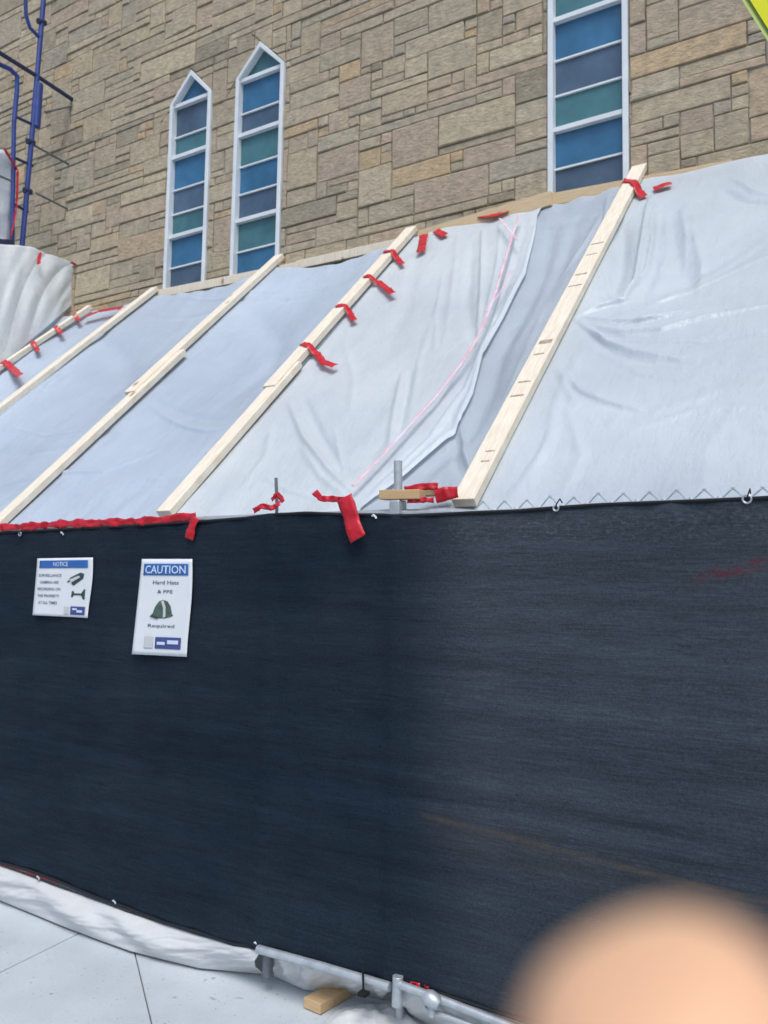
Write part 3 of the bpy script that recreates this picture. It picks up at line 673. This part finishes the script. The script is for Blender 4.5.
# ------------------------------------------------------------------ fence
topz = lambda X: float(np.interp(X, txs, tzs)); botz = lambda X: float(np.interp(X, bxs, bzs))
tp = [(-40,534),(0,532),(60,529),(120,526),(200,521),(250,517),(272,514),(310,512),(350,514),(384,514),(400,515),(430,514),(470,512),(520,510),(556,507),(600,504),(650,502),(700,500),(747,498),(800,495)]
tP = [at(*p, Y=YF-.025) for p in tp]; txs = [p.x for p in tP]; tzs = [p.z for p in tP]
bp = [(-40,850),(0,862),(30,870),(60,881),(95,896),(130,908),(165,922),(200,932),(235,944),(262,947),(300,957),(385,980),(440,992),(500,1012)]
bP = [at(*p, Y=YF-.025) for p in bp]; bxs = [p.x for p in bP]+[.2, 2]; bzs = [p.z for p in bP]+[.17, .17]
def rail_z(X, lo):  # bottom rail follows what is seen
    return botz(X)-.012
def panel(xa, xb, label, lrods):
    o = empty('fence_panel', ((xa+xb)/2, YF, 0)); tag(o, label, 'fence panel', 'chain-link fence panels behind the dark screens')
    b = MB(); n = 24; b.tube([(xa+(xb-xa)*i/n, YF, min(1.862, topz(xa+(xb-xa)*i/n)+(.004 if xa+(xb-xa)*i/n < -1.35 else -.011))) for i in range(n+1)], .019, 12); b.build('top_rail', m_galv, o, True)
    b = MB(); b.tube([(xa+(xb-xa)*i/n, YF, rail_z(xa+(xb-xa)*i/n, 0)) for i in range(n+1)], .019, 12); b.build('bottom_rail', m_galv, o, True)
    for x in (xa, xb):
        b = MB(); b.tube([(x, YF, .15), (x, YF, 1.84)], .021, 12); b.build('post', m_galv, o, True)
    b = MB(); p = .083; nz_ = 22; z0 = .17
    k = int((xb-xa)/p)
    for i in range(k):
        xc = xa+.04+i*p; pts = []
        topw = topz(xc)
        zt_ = topw+.002+(.010 if xc > -1.3 else -.02)
        hh = (zt_-z0)/nz_
        for j in range(nz_+1): pts.append((xc+(p*.5 if j % 2 else 0)+(p*.02), YF-.006*(1 if j % 2 else -1), z0+j*hh))
        b.tube(pts, .0018, 4, False)
        pts = [(2*(xc+p*.51)-q[0], YF+.012-q[1]+YF-.012 if False else YF+.006*(1 if jj % 2 else -1), q[2]) for jj, q in enumerate(pts)]
        b.tube(pts, .0018, 4, False)
        if xc > -1.35:   # twisted knuckles above the screen
            zk = topz(xc+p*.5)
            kx = xc+p*.5; kh = .028*(.8+.4*random.random())
            b.tube([(kx-.041, YF-.004, zk-.006), (kx-.008, YF-.003, zk+kh), (kx+.004, YF+.002, zk+kh+.010)], .0032, 5)
            b.tube([(kx+.041, YF+.004, zk-.006), (kx+.008, YF+.004, zk+kh), (kx-.004, YF-.002, zk+kh+.010)], .0032, 5)
    b.build('chain_link', m_wire, o)
XP1 = at(272,700,Y=YF).x; pcx = at(398,700,Y=YF).x
panel(-7.9, -5.05, 'chain-link fence panel farthest left, behind the dark screen', 0)
panel(-5.0, XP1-.03, 'chain-link fence panel behind the two paper signs', 0)
panel(XP1+.015, .9, 'chain-link fence panel with wire knuckles showing above the screen at right', 0)
# screens
def screen(name, xa, xb, yoff, mat, label, dz=0.0, seed=0):
    o = empty(name, ((xa+xb)/2, YF+yoff, 0)); tag(o, label, 'privacy screen', None)
    nu, nv = int((xb-xa)/.02), 90; PT = np.zeros((nv, nu, 3))
    for j in range(nv):
        v_ = j/(nv-1)
        for i in range(nu):
            X = xa+(xb-xa)*i/(nu-1); zt_ = topz(X)+dz; zb2 = botz(X)
            y = yoff + .008*noise.noise(Vector((X*1.5, v_*1.2, seed))) + .005*noise.noise(Vector((X*2, v_*9, seed+3))) + .0045*math.sin(v_*30+X*1.1+2*math.sin(X*.9))*math.exp(-((v_-.45)/.3)**2)
            for xp in (-7.9,-5.03,XP1-.005,pcx): y -= .011*math.exp(-((X-xp)/.03)**2)
            y += .010*math.exp(-((v_-.62-.02*math.sin(X*2))/.012)**2)*.5
            y += .006*math.exp(-v_/.10)*noise.noise(Vector((X*9, v_*16-X*5, 3)))
            y += .003*math.sin(X*34)*math.exp(-v_/.05) + .003*math.sin(X*30+2)*math.exp(-(1-v_)/.06)
            PT[j, i] = (X, YF+y, zt_+(zb2-zt_)*v_)
    cl = grid('mesh_cloth', PT-np.array([(xa+xb)/2, YF+yoff, 0]), nu, nv, mat, None, .0012); cl.parent = o
    b = MB(); n = int((xb-xa)/.03)
    b.tube([(xa+(xb-xa)*i/n, YF+yoff-.003, topz(xa+(xb-xa)*i/n)+dz-.004) for i in range(n+1)], .0065, 6); b.build('hem', m_hem, o, True)
    b = MB(); b.tube([(xa+(xb-xa)*i/n, YF+yoff-.003, botz(xa+(xb-xa)*i/n)+.003) for i in range(n+1)], .0065, 6); b.build('hem', m_hem, o, True)
    return o
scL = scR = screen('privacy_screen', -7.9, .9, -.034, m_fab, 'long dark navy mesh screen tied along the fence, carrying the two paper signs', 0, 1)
def grommet(px, py, par, r=.011):
    p = at(px, py, Y=YF-.042); b = MB(); n = 16
    b.tube([p+Vector((math.cos(a*2*math.pi/n)*r, 0, math.sin(a*2*math.pi/n)*r)) for a in range(n+1)], .0035, 6, False)
    g = b.build('grommet', m_galv, par, True)
    b = MB(); b.tube([p+Vector((0,-.003,-.004)), p+Vector((.004,-.008,.012)), p+Vector((.006,.02,.032)), p+Vector((.002,.055,.022))], .0022, 6); b.build('zip_tie', m_hem, g, True)
grommet(556,508,scR,.009); grommet(747,499,scR,.012); grommet(20,534,scL,.009)
# pieces of pale cord / ties along the hems
for (px, py, s_) in ((62,533,scL),(38,877,scL),(114,901,scL),(374,516,scL),(256,943,scL)):
    p = at(px, py, Y=YF-.045); b = MB(); b.tube([p+Vector((-.008,0,.0)), p+Vector((0,-.005,.004)), p+Vector((.008,0,-.004)), p+Vector((.009,.0,-.01))], .004, 6); b.build('cord_tie', m_wire if px < 250 else m_white, s_, True)
# poles and clamps
pc = at(398,700,Y=YF).x
o = empty('steel_pole', (pc, YF, 0)); tag(o, 'galvanised steel pole sticking up above the fence beside the tan wood block', 'pole')
ptop = at(398,461,Y=YF+.045)
b = MB(); b.tube([(pc, YF+.045, 0), (pc, YF+.045, .05), (ptop.x, YF+.045, ptop.z)], .0165, 14); b.build('pole_tube', m_galv, o, True)
b = MB(); b.tube([at(398,976,Y=YF-.05), at(397,1006,Y=YF-.05)], .0195, 14); b.build('pole_foot', m_galv, o, True, .002)
b = MB(); q = at(398,508,Y=YF-.012); b.box(q, Xax, .022, Yax, .03, Zax, .028); b.build('coupler', m_galv, o, bevel=.006)
q0, q1 = at(276,478,Y=YF+.03), at(277,503,Y=YF+.03)
b = MB(); b.tube([(q1.x,YF+.03,1.5), q1, q0], .007, 8); tag(b.build('steel_rod', m_gtube, None, True), 'thin grey rod standing above the fence top, left of the thicker pole', 'rod')
q = at(268,956,Y=YF-.012)
b = MB(); b.tube([(q.x, YF-.015, q.z-.075), (q.x, YF-.015, q.z+.02)], .019, 12); o = b.build('post_foot', m_gtube, None, True); tag(o, 'short grey post foot where two plastic skirts meet under the fence', 'post foot')
# bottom tube running in front and its fittings
b = MB(); b.tube([at(258,949,Y=YF-.06), at(320,966,Y=YF-.06), at(390,987,Y=YF-.06)], .0165, 12)
o = b.build('pipe', m_galv, None, True); tag(o, 'bright galvanised pipe along the fence foot above the wood block', 'pipe')
b = MB(); p0, p1, p2 = at(398,984,Y=YF-.055), at(450,1003,Y=YF-.055), at(560,1046,Y=YF-.055)
b.tube([p0, p1, p2, p2+(p2-p1)*2], .0145, 12); o = b.build('pipe', m_galv, None, True); tag(o, 'galvanised pipe running from the clamp towards the blurred fingertip', 'pipe')
b = MB(); b.tube([at(425,1009,Y=YF-.05), at(480,1029,Y=YF-.05), at(570,1068,Y=YF-.05)], .011, 10); o = b.build('pipe', m_galv, None, True); tag(o, 'thinner pipe just below the one reaching the fingertip', 'pipe')
q = at(432,1000,Y=YF-.075); o = empty('pipe_coupling', q); tag(o, 'rounded pale pipe coupling on the bottom pipe, right of the grey clamp', 'coupling')
b = MB(); b.tube([q+Vector((-.026,0,.012)), q+Vector((-.012,0,.006)), q+Vector((.014,0,-.004)), q+Vector((.028,0,-.010))], [.019,.027,.027,.019], 14); b.build('collar', m_galv, o, True)
b = MB(); b.tube([q+Vector((.002,-.005,-.01)), q+Vector((.004,-.008,-.05))], .010, 10); b.build('bolt', m_galv, o, True)
q = at(363,975,Y=YF-.085); b = MB(); b.tube([q+Vector((0,0,.04)), q, q+Vector((.004,0,-.06))], .004, 8); b.box(q+Vector((.004,0,-.062)), Xax, .016, Yax, .016, Zax, .006)
tag(b.build('clamp_bolt', m_dark), 'dark bolt hanging from the bottom pipe near the grey clamp', 'bolt')
# wood blocks
def block(c, ax, L_, w, h, mat, label):
    ax = Vector(ax).normalized(); sd = Zax.cross(ax).normalized(); b = MB(); b.box(c, ax, L_/2, sd, w/2, ax.cross(sd), h/2)
    o = b.build('wood_block', mat, None, bevel=.003); tag(o, label, 'wood block'); return o
block(at(402,495,Y=YF-.01)+Vector((0,.0,.0)), (1,.0,-.03), .175, .05, .036, m_wood2, 'short tan wood block laid on the fence top against the steel pole')
p = at(326,998,Z=.022); q = at(365,976,Z=.022)
block((p+q)/2, q-p, (q-p).length+.16, .085, .038, m_wood2, 'tan wood offcut on the sidewalk, poking out from under the fence')
block(at(436,492,Y=YF+.09), (1,0,0), .12, .05, .03, m_woodL, 'pale wood block lying behind the fence top, left of the stamped rafter foot')

# skirts on the sidewalk
def skirt(top, bot, label, nu=200, nv=40, bul=.032, seed=0):
    TP = [at(px, py, Y=YF-.03) for px, py in top]; BP = [at(px, py, Z=.012) for px, py in bot]
    def s(P, t):
        t *= len(P)-1; i = min(int(t), len(P)-2); return P[i].lerp(P[i+1], t-i)
    PT = np.zeros((nv, nu, 3))
    for j in range(nv):
        v_ = j/(nv-1)
        for i in range(nu):
            u = i/(nu-1); a, c = s(TP, u), s(BP, u); p = a.lerp(c, v_)
            ph = u*13-v_*1.6
            k = bul*math.sin(math.pi*v_**.8) + (.016*math.sin(ph*1.7+math.sin(ph*.7+seed))+.012*noise.noise(Vector((u*14+v_*4, v_*3, seed)))+.004*noise.noise(Vector((u*50+v_*9, v_*8, seed))))*math.sin(math.pi*min(1, v_*.9+.08))
            p = p+Vector((0, -1, .12))*k
            if p.z < .004: p.z = .004
            PT[j, i] = p
    o = grid('plastic_skirt', PT, nu, nv, m_skirt, None, .0015); tag(o, label, 'plastic skirt', 'plastic skirts under the fence'); return o
skirt([(-60,846),(0,866),(60,888),(130,913),(200,936),(262,951)], [(-60,880),(0,900),(60,925),(130,951),(200,968),(264,974)], 'long dusty plastic skirt under the left fence foot, bulging onto the sidewalk', seed=2)
skirt([(274,953),(310,962),(350,973),(392,985)], [(274,976),(305,990),(345,992),(385,1000)], 'short dusty plastic skirt under the fence between post foot and grey clamp', nu=60, bul=.012, seed=5)
skirt([(402,986),(440,1000),(500,1026),(560,1052)], [(402,1010),(440,1034),(500,1064),(560,1100)], 'dusty plastic skirt below the pipes beside the blurred fingertip', nu=60, bul=.02, seed=8)
# crumpled sheet on the ground
PT = np.zeros((40, 60, 3)); A, B_, C_, D_ = at(338,1003,Z=.03), at(412,992,Z=.04), at(300,1045,Z=.01), at(470,1060,Z=.01)
for j in range(40):
    for i in range(60):
        u, v_ = i/59, j/39; p = A.lerp(B_, u).lerp(C_.lerp(D_, u), v_)
        e_ = math.sin(math.pi*u)**.5*math.sin(math.pi*min(1, v_+.02))**.5
        p.z = .006+e_*(.035+.03*noise.noise(Vector((u*5, v_*4, 1)))+.012*noise.noise(Vector((u*14, v_*12, 4)))); PT[j, i] = p
o = grid('ground_sheet', PT, 60, 40, m_skirt, None, .001); tag(o, 'crumpled pale plastic lying on the sidewalk in front of the wood offcut', 'plastic sheet')

# what the screen lets through: inner sheet, rail and red tape
def simple_grid(name, x0, x1, y, z0, z1, mat):
    nu, nv = 160, 40; PT = np.zeros((nv, nu, 3))
    for j in range(nv):
        for i in range(nu):
            X = x0+(x1-x0)*i/(nu-1); z = z0+(z1-z0)*j/(nv-1); PT[j, i] = (X, y+.02*noise.noise(Vector((X*2.5, z*1.2, 0))), z)
    return grid(name, PT, nu, nv, mat, None, .001)
ra, rb = at(415,813,Y=YF+.12), at(768,902,Y=YF+.12)
rz = (ra.z+rb.z)/2
tag(simple_grid('plastic_liner', -7.9, 1.4, YF+.16, rz, 1.80, m_sheet), 'white plastic liner hanging behind the paler right part of the screen, faintly seen through it', 'plastic liner')
b = MB(); b.beam(ra, ra+(rb-ra)*2.2, .04, .03, Zax); tag(b.build('inner_rail', m_woodL), 'wooden rail faintly seen through the paler right part of the screen', 'rail')
tape([(668,582),(700,576),(730,568),(775,562)], .04, 'red tape faintly seen through the paler part of the screen at right', mode='Y', Y=YF+.04, crumple=.01, group=GF)
stf = empty('stud_frame', (-3, YF+.22, 0))
for X in (-7.4,-5.9,-4.4,-2.95,-1.5,.0,1.3): b = MB(); b.abox(X-.02, X+.02, YF+.2, YF+.24, .0, 1.72); b.build('stud', m_woodL, stf)
b = MB(); b.abox(-7.5, 1.4, YF+.19, YF+.25, 1.722, 1.76); b.build('top_plate', m_woodL, stf)
tag(stf, 'row of lumber studs holding up the lean-to behind the fence', 'stud frame')

# ------------------------------------------------------------------ signs
m_paper = varied('sign_white', (.78,.81,.84), (.72,.76,.80), 9, .45, .4)
m_hdr = newmat('sign_blue', (.03,.13,.42), .45); m_txt = newmat('sign_text', (.10,.13,.17), .6); m_hat = varied('hat_green', (.10,.16,.12), (.05,.09,.07), 60, .6)
m_navy = newmat('logo_navy', (.06,.08,.27), .5); m_lg = newmat('logo_grey', (.58,.60,.62), .5); m_ice = newmat('sign_pale_blue', (.60,.72,.88), .5); m_blk = newmat('icon_dark', (.03,.07,.06), .6)
def sign(corners, items, name, label, bulge=.008):
    C4 = [at(px, py, Y=YF-.052) for px, py in corners]   # tl tr br bl
    wv = (C4[1]-C4[0]).length; hv = (C4[3]-C4[0]).length
    def mp(u, v_, h=0):
        p = C4[0].lerp(C4[1], u).lerp(C4[3].lerp(C4[2], u), v_)
        return p + Vector((0,-1,0))*(h + bulge*math.sin(u*4.2+v_*1.3)*(.4+.6*v_)) + Xax*(.006*math.sin(v_*5)*u)
    c = (C4[0]+C4[2])/2; root = empty(name, c); tag(root, label, 'sign', 'paper signs on the dark screen')
    def panelg(nm, u0, v0, u1, v1, h, mat, n=14):
        PT = np.zeros((n, n, 3))
        for j in range(n):
            for i in range(n): PT[j, i] = mp(u0+(u1-u0)*i/(n-1), v0+(v1-v0)*j/(n-1), h)
        grid(nm, PT, n, n, mat, root, .0008)
    panelg('board', 0, 0, 1, 1, 0, m_paper, 24)
    for it in items:
        if it[0] == 'p': panelg(it[1], *it[2], it[3], it[4])
        elif it[0] == 't':
            _, txt, uc, vc, wu, hv_, mat, h = it
            cu = bpy.data.curves.new('t', 'FONT'); cu.body = txt; cu.align_x = 'CENTER'; cu.align_y = 'CENTER'; cu.resolution_u = 2; cu.offset = .012
            to = bpy.data.objects.new('t', cu); COL.objects.link(to); bpy.context.view_layer.update()
            tm = bpy.data.meshes.new_from_object(to.evaluated_get(bpy.context.evaluated_depsgraph_get())); bpy.data.objects.remove(to)
            vs = np.array([v.co for v in tm.vertices]); lo, hi = vs.min(0), vs.max(0)
            for v in tm.vertices:
                u = uc+((v.co.x-lo[0])/(hi[0]-lo[0])-.5)*wu; w = vc-((v.co.y-lo[1])/(hi[1]-lo[1])-.5)*hv_; v.co = mp(u, w, h)
            tm.materials.clear(); tm.materials.append(mat); to = bpy.data.objects.new('lettering', tm); COL.objects.link(to); to.parent = root; to.matrix_parent_inverse = root.matrix_world.inverted()
        elif it[0] == 'poly':
            _, nm, pts, h, mat = it; n = len(pts)
            vs = [mp(u, v_, h) for u, v_ in pts]+[mp(u, v_, h-.0015) for u, v_ in pts]
            mk(nm, vs, [tuple(range(n)), tuple(reversed(range(n, 2*n)))]+[(i, n+i, n+(i+1)%n, (i+1)%n) for i in range(n)], mat, root)
E_ = .0025
s1 = [('p','header',(.06,.04,.92,.17),E_,m_hdr), ('t','NOTICE',.46,.105,.26,.075,m_ice,E_*2)]
for i, (tx, w_) in enumerate((('SURVEILLANCE',.42),('CAMERAS ARE',.34),('RECORDING ON',.42),('THIS PROPERTY',.40),('AT ALL TIMES',.34))): s1.append(('t',tx,.27,.30+i*.118,w_,.05,m_txt,E_))
s1 += [('poly','camera_icon',[(.58,.42),(.64,.33),(.80,.25),(.86,.27),(.85,.35),(.76,.42),(.70,.47),(.66,.45),(.66,.40),(.62,.41)],E_,m_blk),
       ('poly','camera_icon',[(.62,.37),(.78,.30),(.80,.33),(.66,.42)],E_*2,m_lg),
       ('poly','bracket_icon',[(.68,.56),(.70,.56),(.72,.60),(.84,.60),(.88,.53),(.90,.53),(.91,.70),(.88,.70),(.84,.63),(.72,.63),(.69,.67),(.67,.66)],E_,m_blk),
       ('p','logo',(.68,.82,.94,.96),E_,m_navy), ('p','logo_mark',(.57,.82,.65,.96),E_,m_lg),
       ('p','logo_stroke',(.72,.85,.80,.88),E_*2,m_ice,), ('p','logo_stroke',(.80,.88,.90,.92),E_*2,m_ice)]
sign([(37.5,558.5),(92.5,557.5),(87.5,618),(34,615)], s1, 'notice_sign', 'smaller squarish blue-headed notice sign with a dark camera picture, at far left')
hat = [(.28,.60),(.33,.565),(.36,.50),(.43,.44),(.50,.425),(.58,.44),(.64,.49),(.675,.57),(.70,.585),(.66,.60),(.56,.615),(.42,.62)]
s2 = [('p','header',(.07,.05,.93,.17),E_,m_hdr), ('t','CAUTION',.50,.11,.78,.085,m_ice,E_*2), ('t','Hard Hats',.52,.245,.48,.04,m_txt,E_), ('t','& PPE',.52,.34,.28,.036,m_txt,E_),
      ('poly','helmet_icon',hat,E_,m_hat), ('poly','helmet_ridge',[(.47,.44),(.51,.43),(.56,.50),(.57,.60),(.53,.61),(.52,.51)],E_*2,m_lg), ('poly','helmet_brim',[(.28,.60),(.33,.585),(.45,.605),(.42,.625)],E_*2,m_blk),
      ('t','Required',.50,.70,.48,.045,m_txt,E_), ('p','logo',(.42,.81,.88,.93),E_,m_navy), ('p','logo_mark',(.22,.80,.38,.93),E_,m_lg),
      ('p','logo_stroke',(.46,.86,.60,.89),E_*2,m_ice), ('p','logo_stroke',(.64,.84,.84,.88),E_*2,m_ice)]
sign([(142,559),(192,559),(187,657),(133,654)], s2, 'caution_sign', 'taller blue-headed CAUTION sign with a green hard hat picture, right of the notice sign', .006)

# ------------------------------------------------------------------ scaffold
XSC = -6.98
sc = empty('scaffold', (XSC, 4.6, 0)); tag(sc, 'blue tubular steel scaffold frame against the stone wall at the upper left', 'scaffold')
A = lambda px, py, dx=0: at(px, py, X=XSC+dx)
def tb(name, pts, r, mat, par=sc): b = MB(); b.tube(pts, r, 10); return b.build(name, mat, par, True)
pt, pb = A(46,-30), A(22,246)
tb('post', [pt, A(36,90), pb, pb+(pb-pt).normalized()*3.2 if False else Vector((pb.x, pb.y+.0, .0))], .024, m_blue)
tb('post', [A(14,120), A(12,250), Vector((A(12,250).x, A(12,250).y, 0))], .020, m_blue)
tb('arch', [A(-30,50), A(-6,62), A(10,69), A(17,76), A(17,90), A(14,122)], .022, m_blue)
tb('sleeve', [A(39,84), A(36,127)], .040, m_blue)
tb('brace', [A(-30,33), A(0,53), A(40,78), A(82,106)], .021, m_dblue)
tb('bracket', [A(83,92), A(81,109)], .016, m_gtube)
tb('bracket', [A(82,104), A(45,112)], .010, m_gtube)
for a, c in (((14,116),(36,126)), ((13,157),(33,166)), ((12,203),(28,212))): tb('rung', [A(*a), A(*c)], .014, m_dblue)
tb('wall_tie', [A(30,143), A(88,175)], .011, m_gtube); tb('wall_tie', [A(36,193), A(85,218)], .010, m_gtube)
tb('wall_tie', [A(-20,168), A(14,182)], .010, m_gtube)
tb('arch', [A(25,-20), A(26,15), A(30,28), A(40,38)], .018, m_blue)
for q in ((41,21),(30,141),(27,190)): tb('clamp', [A(q[0]-3,q[1]), A(q[0]+4,q[1]+2)], .028, m_dblue)
PT = np.zeros((20, 12, 3)); a0, a1, b0, b1_ = A(-60,150,-.05), A(5,150,-.05), A(-60,245,-.05), A(10,245,-.05)
for j in range(20):
    for i in range(12):
        u, v_ = i/11, j/19; mid = A(17,172,-.05); rt = a1.lerp(mid, v_/.25) if v_ < .25 else mid.lerp(b1_, (v_-.25)/.75)
        p = a0.lerp(b0, v_).lerp(rt, u); p.x += .03*noise.noise(Vector((u*4, v_*5, 2))); PT[j, i] = p
o = grid('plastic_wrap', PT, 12, 20, m_sheet2, None, .001); tag(o, 'pointed white plastic wrap edged in red tape behind the blue scaffold', 'plastic sheet')
tape([A(-20,150,.03), A(4,148,.03), A(17,170,.03)], .03, 'red tape edging the slanted top of the scaffold wrap', mode='P', crumple=.004, group=GT)
tape([A(18,170,.045), A(17,205,.045), A(11,238,.045)], .03, 'red tape running down the side of the scaffold wrap', mode='P', crumple=.005, group=GT)
b = MB(); b.beam(A(-40,240,.06), A(13,243,.06), .05, .05, Zax); tag(b.build('scaffold_plank', m_dblue), 'dark blue plank end resting above the hanging curtain', 'scaffold plank')

# ------------------------------------------------------------------ road sign
m_yel = varied('sign_yellow', (.88,.86,.012), (.80,.80,.01), 20, .4, .5); m_yb = newmat('sign_border', (.12,.19,.012), .5); m_ye = newmat('sign_edge', (.62,.74,.22), .5)
YSG = 1.8
ea, eb = at(741,-2,Y=YSG), at(772,48,Y=YSG)          # two points of the lower-left edge
nrm = Vector((-.10, -.995, 0)).normalized(); 
corner_b = ea + (eb-ea)*1.5; corner_b_v = corner_b
hor = Vector((0,0,1)).cross(nrm).normalized()
if hor.x < 0: hor = -hor
ed = (eb-ea).normalized(); dn = -ed.z; dhx = ed.dot(hor)
W2 = .31; H2 = W2*dn/dhx
top_c = corner_b+Vector((0,0,2*H2)); lf = corner_b+Vector((0,0,H2))-hor*W2; rt = corner_b+Vector((0,0,H2))+hor*W2
cc = (lf+rt)/2
sg = empty('road_sign', (cc.x, cc.y+.05, 0)); tag(sg, 'bright yellow-green diamond road sign, only its lower corner edge showing at the top right', 'road sign')
def dia(k, off, t, name, mat):
    Q = [cc+(q-cc)*k+nrm*off for q in (top_c, rt, corner_b, lf)]; vs = [q+nrm*t for q in Q]+[q for q in Q]
    o = mk(name, vs, [(0,1,2,3),(7,6,5,4),(0,4,5,1),(1,5,6,2),(2,6,7,3),(3,7,4,0)], mat, sg); return o
dia(1.0, 0, .003, 'plate', m_ye); dia(.977, .0035, .001, 'border', m_yb); dia(.960, .005, .001, 'face', m_yel)
b = MB(); b.tube([(cc.x+.02, cc.y+.045, 0), (cc.x+.02, cc.y+.045, top_c.z)], .028, 12); b.build('post', m_galv, sg, True)

# ------------------------------------------------------------------ hand of the photographer
m_skin = newmat('skin', (.66,.36,.21), .5, .4); v = coords(m_skin)
setbase(m_skin, mixc(m_skin, noisef(m_skin, v, 38, 4, .6, .3, .7), (.84,.56,.30), (.68,.34,.26)))
bs = m_skin.node_tree.nodes['Principled BSDF']; bs.inputs['Subsurface Weight'].default_value = .15; bs.inputs['Subsurface Radius'].default_value = (.008,.003,.0015); bs.inputs['Subsurface Scale'].default_value = .4
hv, he, hr = [], [], []
def jn(p, r, par=None):
    hv.append(cpt(*p)); hr.append(r)
    if par is not None: he.append((par, len(hv)-1))
    return len(hv)-1
wr = jn((.085,-.215,.050), .027); pm = jn((.075,-.165,.052), .034, wr); fa = jn((.105,-.32,.045), .033, wr); fb = jn((.13,-.45,.04), .040, fa)
def finger(pts, rs, par):
    for p, r in zip(pts, rs): par = jn(p, r, par)
kb = pm
finger([(.050,-.125,.056),(.040,-.092,.057),(.030,-.062,.052),(.0205,-.042,.0485),(.0155,-.0295,.047),(.0132,-.0245,.047)], [.0115,.0100,.0096,.0098,.0098,.0068], kb)
finger([(.068,-.122,.064),(.058,-.088,.078),(.050,-.075,.100),(.060,-.088,.112)], [.0115,.0100,.0092,.0078], kb)
finger([(.084,-.124,.066),(.078,-.092,.082),(.072,-.082,.104),(.080,-.094,.114)], [.0112,.0096,.0088,.0075], kb)
finger([(.100,-.130,.064),(.098,-.104,.078),(.094,-.096,.096),(.100,-.106,.104)], [.0100,.0085,.0078,.0068], kb)
finger([(.052,-.170,.040),(.034,-.148,.030),(.024,-.122,.026),(.020,-.100,.026)], [.0150,.0120,.0105,.0088], kb)
me = bpy.data.meshes.new('hand'); me.from_pydata(hv, he, []); me.materials.append(m_skin)
ho = bpy.data.objects.new('hand', me); COL.objects.link(ho)
sk = ho.modifiers.new('skin', 'SKIN'); sk.use_smooth_shade = True
for i, r in enumerate(hr): me.skin_vertices[0].data[i].radius = (r, r)
me.skin_vertices[0].data[0].use_root = True
ss = ho.modifiers.new('sub', 'SUBSURF'); ss.levels = 2; ss.render_levels = 2
tag(ho, 'out-of-focus bare fingertip of the photographer poking in at the lower right corner', 'hand')
b = MB(); b.tube([cpt(.112,-.345,.044), cpt(.135,-.47,.04), cpt(.15,-.56,.04)], [.046,.054,.056], 20); b.build('sleeve_cuff', varied('navy_cloth', (.03,.04,.07), (.04,.05,.09), 30, .9), ho, True)

# ------------------------------------------------------------------ light
W = bpy.data.worlds.new('World'); S.world = W; W.use_nodes = True
nt = W.node_tree; sky = nt.nodes.new('ShaderNodeTexSky'); sky.sky_type = 'NISHITA'; sky.sun_disc = False
EL, AZ = math.radians(60), math.radians(148)      # azimuth clockwise from +Y
sky.sun_elevation = EL; sky.sun_rotation = AZ; sky.air_density = 1.0; sky.dust_density = 2.5; sky.ozone_density = 1.0
nt.links.new(sky.outputs[0], nt.nodes['Background'].inputs[0]); nt.nodes['Background'].inputs[1].default_value = .15
ld = bpy.data.lights.new('sun', 'SUN'); ld.energy = 1.7; ld.angle = math.radians(26); ld.color = (1, .985, .96)
lo = bpy.data.objects.new('sun', ld); COL.objects.link(lo)
dirv = Vector((math.sin(AZ)*math.cos(EL), math.cos(AZ)*math.cos(EL), math.sin(EL)))
lo.rotation_euler = dirv.to_track_quat('Z', 'Y').to_euler(); lo.location = (0, -5, 20)
vs = S.view_settings; vs.view_transform = 'Standard'; vs.look = 'None'; vs.gamma = 1; vs.exposure = 0.13; vs.use_curve_mapping = False
